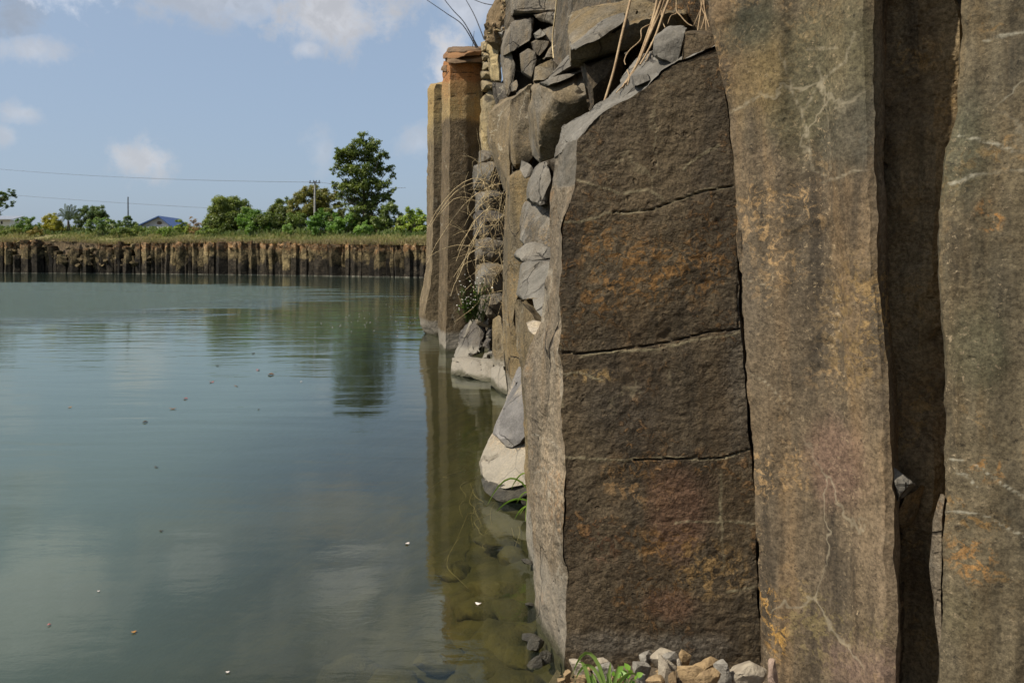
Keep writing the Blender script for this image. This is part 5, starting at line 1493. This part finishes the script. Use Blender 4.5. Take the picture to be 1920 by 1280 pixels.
# ---------------------------------------------------------------- trees and shrubs of the far bank
def leaf_cloud(blobs, D, leaf, dens, rg, jitter=.8, sub=10, flat=.8, ret_centres=False):
    """many leaf-sized faces in clumps around the blob surfaces; blobs are (px, py, r_px)"""
    V, SH = [], []
    for (bx, by, br) in blobs:
        c = np.array(at(bx, by, D + rg.normal(0, jitter)))
        r = br * 1.08 / F * D
        nsub = max(7, int(16 * (br / 16.0)))
        dirs = rg.normal(0, 1, (nsub, 3)); dirs /= np.linalg.norm(dirs, axis=1, keepdims=True)
        cen = c + dirs * r * (rg.uniform(.25, .98, (nsub, 1))) * np.array([1.05, .95, .95])
        for sc_ in cen:
            nl = max(14, int(dens * 5.2 * (r * .36) ** 2 / leaf ** 2))
            dd = rg.normal(0, 1, (nl, 3)); dd /= np.linalg.norm(dd, axis=1, keepdims=True)
            pp = sc_ + dd * (r * .40) * rg.uniform(.15, 1.15, (nl, 1)) * np.array([1.1, 1.1, flat])
            nrm = dd * .5 + rg.normal(0, .6, (nl, 3)) + np.array([-.15, -.15, .6])
            nrm /= np.linalg.norm(nrm, axis=1, keepdims=True)
            u = np.cross(nrm, rg.normal(0, 1, (nl, 3))); u /= np.maximum(np.linalg.norm(u, axis=1, keepdims=True), 1e-6)
            w_ = np.cross(nrm, u)
            s = leaf * rg.uniform(.45, .95, (nl, 1))
            V.append(np.stack([pp - u * s, pp + w_ * s * .5, pp + u * s, pp - w_ * s * .5], 1))
            SH.append(np.clip(rg.uniform(0, 1) * .6 + rg.uniform(0, .5, nl), 0, 1))
    V = np.concatenate(V); SH = np.repeat(np.concatenate(SH), 4)
    return V.reshape(-1, 3), np.arange(len(V) * 4).reshape(-1, 4), SH

def make_tree(name, label, cat, px, base_py, s, blobs, c1, c2, leaf=.22, dens=5.0, seed=0, trunk_w=.16, limbs=True, pale=None, group=None, jitter=.8, sub=10, trans=.35, trunk_to=None, flat=.8):
    rg = np.random.default_rng(seed)
    D = bank_d(px) + s
    gz = ground_z(px, s)
    x_ = (px - CX) / F * D
    o = thing(name, label, cat, (x_, D, gz), group)
    v, f, sh = leaf_cloud(blobs, D, leaf, dens, rg, jitter, sub, flat)
    v[:, 2] = np.maximum(v[:, 2], gz + .02)
    link("crown", v, f, leaf_mat(name + "_leaf", tuple(q * k for q, k in zip(c1, (2.6, 2.4, 1.8))), tuple(q * k for q, k in zip(c2, (2.8, 2.5, 1.8))), trans, pale), parent=o, attrs={"shade": sh}, smooth=False)
    b = Bag()
    ty = trunk_to if trunk_to else min(bb[1] for bb in blobs) + 25
    topz = at(px, ty, D)[2]
    n_ = 8
    tp = np.array([[x_ + .12 * math.sin(k * 1.3 + seed) * k / n_, D, gz - .2 + (topz - gz) * k / (n_ - 1)] for k in range(n_)])
    b.tube(tp, np.linspace(trunk_w, trunk_w * .25, n_), 7)
    if limbs:
        for (bx, by, br) in blobs:
            e = np.array(at(bx, by + br * .2, D + rg.normal(0, jitter * .5)))
            k = int(np.clip((e[2] - gz) / max(topz - gz, .1) * n_ * .6, 1, n_ - 2))
            b.tube(arc(tp[k], e, (0, 0, -.06 * np.linalg.norm(e - tp[k])), 6, .04), np.linspace(trunk_w * .45, .02, 6), 5)
    b.build("trunk", M["bark"], parent=o)
    return o

G = "trees and bushes along the far bank"
TALL = [(683, 264, 15), (662, 277, 16), (700, 272, 14), (716, 290, 13), (640, 287, 12), (630, 293, 9), (655, 298, 18), (685, 292, 20), (628, 318, 9), (648, 318, 16), (705, 312, 18), (727, 318, 11), (738, 330, 8), (676, 320, 20),
        (628, 345, 10), (648, 345, 16), (690, 345, 22), (720, 345, 12), (664, 352, 18), (740, 356, 6), (730, 362, 8), (640, 366, 12), (660, 374, 16), (690, 372, 20), (715, 370, 15), (668, 395, 14), (692, 398, 18), (716, 392, 13), (735, 376, 7), (680, 416, 14), (700, 420, 14), (655, 398, 10)]
make_tree("tall_tree", "tall dark green tree with an open crown, far higher than all others", "tree", 683, 432, 13, TALL, (.026, .044, .012), (.066, .088, .024), .24, 3.2, 1, .30, group=G, trunk_to=275, jitter=1.1, sub=9)
make_tree("round_tree", "broad round green tree at the left end of the tree belt", "tree", 430, 437, 12, [(432, 378, 15), (415, 384, 17), (450, 384, 15), (400, 398, 16), (430, 400, 22), (462, 394, 13), (392, 415, 14), (415, 420, 20), (445, 415, 18), (395, 428, 10), (472, 404, 10)],
          (.045, .070, .018), (.085, .105, .032), .20, 5.5, 2, .2, group=G)
make_tree("bush", "dense bright green bush in front of the broad round tree", "bush", 470, 437, 9, [(460, 402, 12), (480, 400, 13), (497, 408, 9), (455, 418, 14), (478, 418, 17), (500, 424, 9), (470, 430, 12)], (.028, .062, .012), (.055, .105, .02), .18, 6, 3, .1, group=G)
make_tree("leafy_tree", "dark-shaded tree right behind the dense bright green bush", "tree", 520, 437, 14, [(522, 384, 12), (540, 380, 10), (512, 396, 13), (535, 400, 17), (515, 415, 15), (510, 430, 12), (545, 420, 16), (527, 428, 13)], (.025, .045, .013), (.062, .078, .024), .21, 5.5, 4, .16, group=G)
make_tree("olive_tree", "olive-brown tree just behind the utility pole with crossarm", "tree", 588, 437, 16, [(575, 360, 12), (590, 358, 13), (607, 362, 12), (565, 372, 14), (598, 374, 18), (618, 372, 12), (555, 384, 12), (580, 392, 18), (606, 394, 16), (560, 402, 16), (628, 362, 7), (630, 384, 10)],
          (.050, .062, .018), (.095, .092, .032), .21, 5, 5, .16, group=G)
make_tree("bush", "bright green bush left of the tall tree's trunk", "bush", 600, 437, 8, [(592, 405, 11), (610, 402, 13), (584, 418, 13), (605, 420, 16), (625, 410, 11), (590, 430, 11), (622, 426, 12)], (.028, .065, .012), (.055, .11, .022), .18, 6, 6, .08, group=G)
make_tree("bush", "mid-green bush directly at the foot of the tall tree", "bush", 642, 437, 8, [(640, 412, 11), (655, 410, 11), (636, 426, 13), (655, 426, 14), (670, 420, 9)], (.035, .085, .018), (.075, .13, .03), .18, 6, 7, .08, group=G)
make_tree("shrub", "small ball-shaped pale green shrub on the grass left of the bushes", "shrub", 539, 440, 5, [(539, 427, 9), (534, 433, 7), (545, 433, 7), (541, 421, 4)], (.06, .11, .035), (.10, .16, .05), .14, 6, 8, .05, limbs=False, group=G)
make_tree("shrub", "ball-shaped green shrub on the grass right of the tall tree's foot", "shrub", 682, 440, 5, [(682, 426, 11), (672, 430, 9), (692, 430, 9), (683, 418, 6)], (.06, .12, .03), (.10, .165, .05), .14, 6, 9, .05, limbs=False, group=G)
make_tree("leafy_tree", "grey-green tree right of the tall tree with thin upright branches", "tree", 725, 437, 13, [(735, 385, 11), (722, 395, 12), (742, 398, 11), (712, 410, 12), (730, 415, 15), (745, 415, 9), (720, 428, 12), (738, 430, 10)], (.035, .060, .022), (.075, .10, .04), .2, 4.5, 10, .12, group=G)
make_tree("bush", "yellow-green leafy bush closest to the near cliff", "bush", 770, 440, 10, [(768, 398, 11), (784, 402, 10), (760, 412, 12), (778, 415, 14), (795, 412, 11), (750, 428, 10), (770, 430, 14), (790, 430, 12), (805, 424, 12)], (.065, .115, .020), (.12, .155, .035), .22, 5, 11, .1, group=G)
for i_, (px_, bl_, lab_) in enumerate([
    (500, [(492, 412, 12), (508, 408, 11), (498, 426, 12), (516, 424, 12)], "dark green bush between the dense bright bush and the dark-shaded tree"),
    (556, [(548, 412, 12), (562, 408, 12), (552, 426, 13), (570, 424, 12)], "mid-green bush under the left side of the olive-brown tree"),
    (632, [(622, 398, 11), (636, 396, 11), (628, 412, 13), (640, 408, 10)], "olive green bush between the olive-brown tree and the tall tree"),
    (665, [(660, 408, 12), (674, 414, 11), (660, 426, 12), (676, 428, 10)], "shaded bush tight against the tall tree's trunk"),
    (708, [(704, 414, 12), (716, 418, 11), (704, 428, 12), (720, 430, 10)], "green bush between the tall tree and the grey-green tree"),
    (752, [(750, 412, 10), (758, 420, 11), (748, 428, 11), (764, 432, 10)], "shaded green bush between the grey-green tree and the yellow-green bush"),
    (410, [(396, 418, 12), (412, 426, 12), (425, 430, 11), (440, 428, 11)], "low green bush under the broad round tree's left side")]):
    make_tree("bush", lab_, "bush", px_, 438, 10 + (i_ % 3), bl_, [(.030, .048, .014), (.036, .060, .016), (.045, .058, .018)][i_ % 3], [(.055, .078, .022), (.065, .092, .026), (.075, .085, .028)][i_ % 3], .18, 6, 60 + i_, .06, group=G)
# left part of the bank
make_tree("edge_tree", "tree cut by the left edge with drooping feathery branches over the grey-roofed house", "tree", -30, 430, 16, [(18, 360, 7), (8, 364, 8), (25, 366, 6), (-10, 370, 16), (0, 383, 8), (12, 385, 6), (24, 383, 6), (-15, 395, 14), (-40, 370, 20), (-45, 395, 18)], (.022, .042, .014), (.05, .075, .028), .26, 4.5, 12, .2, group=G, flat=.5)
make_tree("flowering_bush", "yellow-flowering bush left of the palm", "bush", 98, 436, 8, [(97, 407, 8), (88, 414, 10), (107, 415, 10), (90, 425, 11), (106, 427, 11), (98, 420, 10), (116, 427, 6)], (.085, .095, .018), (.17, .16, .022), .17, 6, 13, .06, group=G, pale=(.55, .40, .03))
make_tree("dome_tree", "dark dome-shaped tree right of the palm", "tree", 174, 430, 14, [(174, 391, 9), (160, 396, 11), (188, 396, 11), (150, 408, 10), (170, 408, 14), (195, 408, 10), (204, 414, 6), (150, 420, 9)], (.022, .042, .014), (.048, .07, .024), .18, 6.5, 14, .14, group=G)
make_tree("flowering_bush", "green bush dotted with white flowers below the dark dome-shaped tree", "bush", 195, 434, 7, [(165, 420, 8), (180, 416, 8), (195, 414, 9), (208, 416, 7), (172, 427, 8), (190, 426, 9), (206, 425, 8), (217, 422, 6)], (.045, .085, .025), (.085, .12, .04), .17, 6, 15, .06, group=G, pale=(.75, .73, .62))
make_tree("bush", "small dark bush under the thin bare pole", "bush", 240, 434, 9, [(236, 408, 6), (244, 410, 6), (236, 420, 8), (248, 420, 9), (225, 422, 8)], (.030, .055, .022), (.06, .09, .035), .16, 6, 16, .05, group=G)
make_tree("shrub", "green shrub in front of the blue-roofed house's gable", "shrub", 310, 438, 5, [(306, 431, 7), (318, 431, 7), (296, 433, 6), (310, 435, 8)], (.045, .085, .02), (.09, .13, .035), .15, 6, 17, .05, limbs=False, group=G)
make_tree("shrub", "low weedy shrub at the left corner of the blue-roofed house", "shrub", 268, 438, 5, [(254, 424, 5), (266, 432, 6), (254, 431, 7), (280, 434, 5)], (.045, .075, .02), (.09, .12, .035), .15, 5, 18, .05, limbs=False, group=G)
make_tree("shrub", "yellow-green shrub right of the blue-roofed house", "shrub", 342, 438, 7, [(338, 416, 7), (346, 424, 9), (335, 428, 8), (352, 430, 8)], (.07, .11, .025), (.12, .15, .04), .15, 6, 19, .05, limbs=False, group=G)
make_tree("dry_shrub", "thin reddish dry shrub between the house and the broad round tree", "shrub", 366, 438, 7, [(362, 412, 7), (370, 418, 7), (358, 424, 8), (374, 428, 8), (365, 432, 8)], (.10, .07, .045), (.14, .10, .06), .13, 2.2, 20, .05, group=G)
make_tree("bush", "leafy green bush right of the grey-roofed house at the left", "bush", 50, 436, 8, [(48, 412, 8), (58, 414, 8), (40, 424, 9), (55, 426, 10), (68, 424, 7), (35, 414, 6)], (.030, .065, .018), (.07, .11, .03), .17, 6, 21, .06, group=G)
make_tree("shrub", "low reddish-green shrub in front of the leafy bush at the left", "shrub", 66, 440, 4, [(64, 432, 8), (74, 434, 7), (54, 436, 7)], (.075, .07, .025), (.13, .11, .04), .14, 5, 22, .04, limbs=False, group=G)
make_tree("shrub", "dark green low shrub under the house at the far left edge", "shrub", 15, 440, 4, [(10, 434, 6), (24, 434, 7), (0, 436, 6), (35, 434, 6)], (.045, .07, .02), (.08, .10, .03), .15, 5, 23, .04, limbs=False, group=G)
make_tree("shrub", "low dark shrub on the grass below the white-flowered bush", "shrub", 225, 440, 4, [(215, 434, 8), (228, 432, 9), (242, 434, 8)], (.035, .06, .018), (.07, .095, .028), .14, 6, 24, .04, limbs=False, group=G)
make_tree("shrub", "green shrub below the left half of the broad round tree", "shrub", 388, 440, 5, [(386, 430, 8), (398, 434, 7), (374, 434, 7)], (.05, .085, .022), (.09, .125, .035), .14, 6, 25, .04, limbs=False, group=G)

# palm
pD = bank_d(128) + 10; pg = ground_z(128, 10)
px0 = (128 - CX) / F * pD
pm = thing("palm_tree", "small palm with spiky upright fronds between yellow bush and dark dome tree", "palm", (px0, pD, pg), G)
b = Bag(); hz = at(128, 414, pD)[2]
b.tube([(px0, pD, pg - .2), (px0 + .05, pD, (pg + hz) / 2), (px0, pD, hz)], [.28, .22, .2], 8)
b.build("trunk", M["bark"], parent=pm)
M["palm"] = leaf_mat("palm_leaf", (.035, .055, .02), (.065, .09, .032), .2)
for (tx, ty, sg) in [(122, 383, .1), (134, 384, .1), (141, 386, .15), (112, 392, .5), (148, 394, .5), (108, 404, .7), (150, 406, .7), (128, 386, .0), (116, 415, .8), (144, 416, .8), (125, 396, .2)]:
    P = arc((px0, pD, hz), at(tx, ty, pD + random.gauss(0, .8)), (0, 0, sg), 12)
    b = Bag(); sh = []
    for k in range(1, 12):
        Tn = P[min(k + 1, 11)] - P[k - 1]; Tn /= np.linalg.norm(Tn)
        S = np.cross(Tn, np.array([0.1, 1, .2])); S /= np.linalg.norm(S)
        for sd_ in (-1, 1):
            L = .55 * math.sin(.4 + k / 12 * 2.5)
            tip = P[k] + S * sd_ * L * .8 + Tn * L * .7 + np.array([0, 0, -.12])
            mid = P[k] + (tip - P[k]) * .5
            b.add([P[k] - Tn * .05, mid + Tn * .15, tip, mid - Tn * .15], [(0, 1, 2, 3)]); sh += [random.random()] * 4
    b.tube(P, np.linspace(.05, .015, 12), 4); sh += [.5] * 48
    b.build("frond", M["palm"], parent=pm, attrs={"shade": sh})

# ---------------------------------------------------------------- houses, poles, wires
M["roof_blue"] = plain_mat("roof_blue", (.045, .085, .22), (.06, .11, .26), 2, .5, .1)
M["wall_grey"] = plain_mat("wall_grey", (.34, .35, .38), (.40, .41, .43), 1.5, .9, .1)
M["white"] = plain_mat("white_paint", (.76, .76, .74), (.68, .68, .66), 2, .7, .1)
M["roof_grey"] = plain_mat("roof_grey", (.20, .22, .26), (.26, .28, .32), 2, .6, .1)
M["glass_dark"] = plain_mat("dark_opening", (.02, .022, .025), (.03, .03, .035), 2, .25, .0)
def prism(bag, tri, y0, y1, m=0):
    v = [(x_, y0, z_) for x_, z_ in tri] + [(x_, y1, z_) for x_, z_ in tri]
    bag.add(v, [(0, 1, 2, 2), (5, 4, 3, 3)] and [(0, 1, 4, 3), (1, 2, 5, 4), (2, 0, 3, 5)], m)
hD = bank_d(290) + 34
P_ = lambda px, py, d=hD: at(px, py, d)
hs = thing("house", "house with blue gabled roof and grey gable wall half hidden by shrubs", "house", P_(288, 440))
zb = P_(288, 446)[2]; xl, xr = P_(262, 0)[0], P_(322, 0)[0]; ze = P_(0, 424)[2]; xa, za = P_(300, 407)[0], P_(0, 407)[2]
V = [(xl, hD, zb), (xr, hD, zb), (xr, hD, ze), (xa, hD, za), (xl, hD, ze), (xl, hD + 9, zb), (xr, hD + 9, zb), (xr, hD + 9, ze), (xa, hD + 9, za), (xl, hD + 9, ze)]
link("wall", V, [(0, 1, 2, 3, 4), (9, 8, 7, 6, 5), (0, 5, 6, 1), (1, 6, 7, 2), (4, 9, 5, 0)], M["wall_grey"], parent=hs, smooth=False)
def slab(bag, a, b_, y0, y1, th):
    (xA, zA), (xB, zB) = a, b_
    v = [(xA, y0, zA), (xB, y0, zB), (xB, y1, zB), (xA, y1, zA), (xA, y0, zA + th), (xB, y0, zB + th), (xB, y1, zB + th), (xA, y1, zA + th)]
    bag.add(v, [(0, 3, 2, 1), (4, 5, 6, 7), (0, 1, 5, 4), (1, 2, 6, 5), (2, 3, 7, 6), (3, 0, 4, 7)])
b = Bag()
sl_ = (za - ze) / (xa - xl)
slab(b, (xl - 1.5, ze - 1.5 * sl_), (xa, za + .02), hD - .8, hD + 9.6, .22); slab(b, (xa, za + .02), (xr + .9, ze - .9 * (za - ze) / (xr - xa)), hD - .8, hD + 9.6, .22)
b.build("roof", M["roof_blue"], parent=hs, smooth=False)
b = Bag(); b.box((xl - .3, hD - .5, ze - .55), (xr + .3, hD - .04, ze - .15)); b.build("fascia", M["white"], parent=hs, smooth=False)
b = Bag(); vx = P_(299, 0)[0]; vz = P_(0, 418)[2]
ring = [(vx + math.cos(k / 10 * 6.283) * .55, hD - .03, vz + math.sin(k / 10 * 6.283) * .38) for k in range(10)]
V = ring + [(x_, y_ + .06, z_) for x_, y_, z_ in ring]
link("gable_vent", V, [tuple(range(9, -1, -1))] + [(k, (k + 1) % 10, 10 + (k + 1) % 10, 10 + k) for k in range(10)], M["bark"], parent=hs, smooth=False)
h2D = bank_d(0) + 26
h2 = thing("house", "white house with grey metal roof cut off by the left edge", "house", at(5, 425, h2D))
q = lambda px, py: at(px, py, h2D)
b = Bag(); b.box((q(-40, 0)[0], h2D, q(0, 440)[2]), (q(18, 0)[0], h2D + 7, q(0, 412)[2])); b.build("wall", M["white"], parent=h2, smooth=False)
b = Bag()
def qslab(x0, x1, y0p, y1p):
    z0, z1 = q(0, y1p)[2], q(0, y0p)[2]
    v = [(q(x0, 0)[0], h2D - .8, z0), (q(x1, 0)[0], h2D - .8, z0), (q(x1 - 3, 0)[0], h2D + 4, z1), (q(x0, 0)[0], h2D + 4, z1)]
    v += [(a_, b_, c_ + .15) for a_, b_, c_ in v]
    b.add(v, [(0, 3, 2, 1), (4, 5, 6, 7), (0, 1, 5, 4), (1, 2, 6, 5), (2, 3, 7, 6), (3, 0, 4, 7)])
qslab(-44, 28, 404, 412.5)
b.build("roof", M["roof_grey"], parent=h2, smooth=False)
wn = thing("window_placeholder", None, None) if False else None
b = Bag(); b.box((q(1, 0)[0], h2D - .06, q(0, 421)[2]), (q(6, 0)[0], h2D + .05, q(0, 414)[2])); wo_ = b.build("window", M["white"], parent=h2, smooth=False)
b = Bag(); b.box((q(1.7, 0)[0], h2D - .09, q(0, 420.2)[2]), (q(5.3, 0)[0], h2D - .065, q(0, 414.8)[2])); o = b.build("pane", M["glass_dark"], parent=h2, smooth=False); o.parent = wo_

uD = bank_d(590) + 11
up = thing("utility_pole", "concrete utility pole with crossarm and insulators in front of the olive-brown tree", "pole", at(590, 438, uD))
b = Bag(); b.tube([at(590, 440, uD), at(590, 400, uD), at(590.5, 340, uD)], [.17, .15, .11], 8); b.build("pole", M["concrete"], parent=up)
b = Bag(); c0, c1 = at(580, 342.8, uD), at(601, 342.8, uD); b.box((c0[0], uD - .2, c0[2] - .07), (c1[0], uD - .12, c0[2] + .07)); b.build("crossarm", M["metal"], parent=up, smooth=False)
for px_ in (582, 588.5, 593.5, 599):
    c = at(px_, 342.3, uD)
    b = Bag(); b.tube([(c[0], uD - .16, c[2] + .05), (c[0], uD - .16, c[2] + .18), (c[0], uD - .16, c[2] + .30), (c[0], uD - .16, c[2] + .34)], [.05, .09, .06, .03], 8); b.build("insulator", M["metal"], parent=up)
vD = bank_d(240) + 18
p2_ = thing("thin_pole", "thin bare dark pole standing left of the blue-roofed house", "pole", at(240, 436, vD))
b = Bag(); b.tube([at(240, 438, vD), at(240.2, 400, vD), at(240, 370, vD)], [.13, .12, .10], 8); b.build("shaft", M["metal"], parent=p2_)
b = Bag(); e0 = at(240, 370, vD); b.tube([e0, (e0[0], e0[1], e0[2] + .05), (e0[0], e0[1], e0[2] + .09)], [.13, .13, .05], 8); b.build("cap", M["metal"], parent=p2_)
def wire(label, a, b_, sag, r=.028):
    P = arc(a, b_, (0, 0, -sag), 24)
    o = link("power_line", *tube(P, r, 5), M["wire"])
    tag(o, label, "power line", "power lines across the sky")
wire("upper power line running from the crossarm up to the left edge of the sky", at(582, 341.5, uD), at(-160, 300, 190), 1.1)
wire("lower fainter power line passing just above the thin pole", at(598, 400, uD + 18), at(-160, 349, 200), .6)
wire("short power line running from the crossarm into the tall tree", at(599, 341.5, uD), at(760, 352, 112), .3)
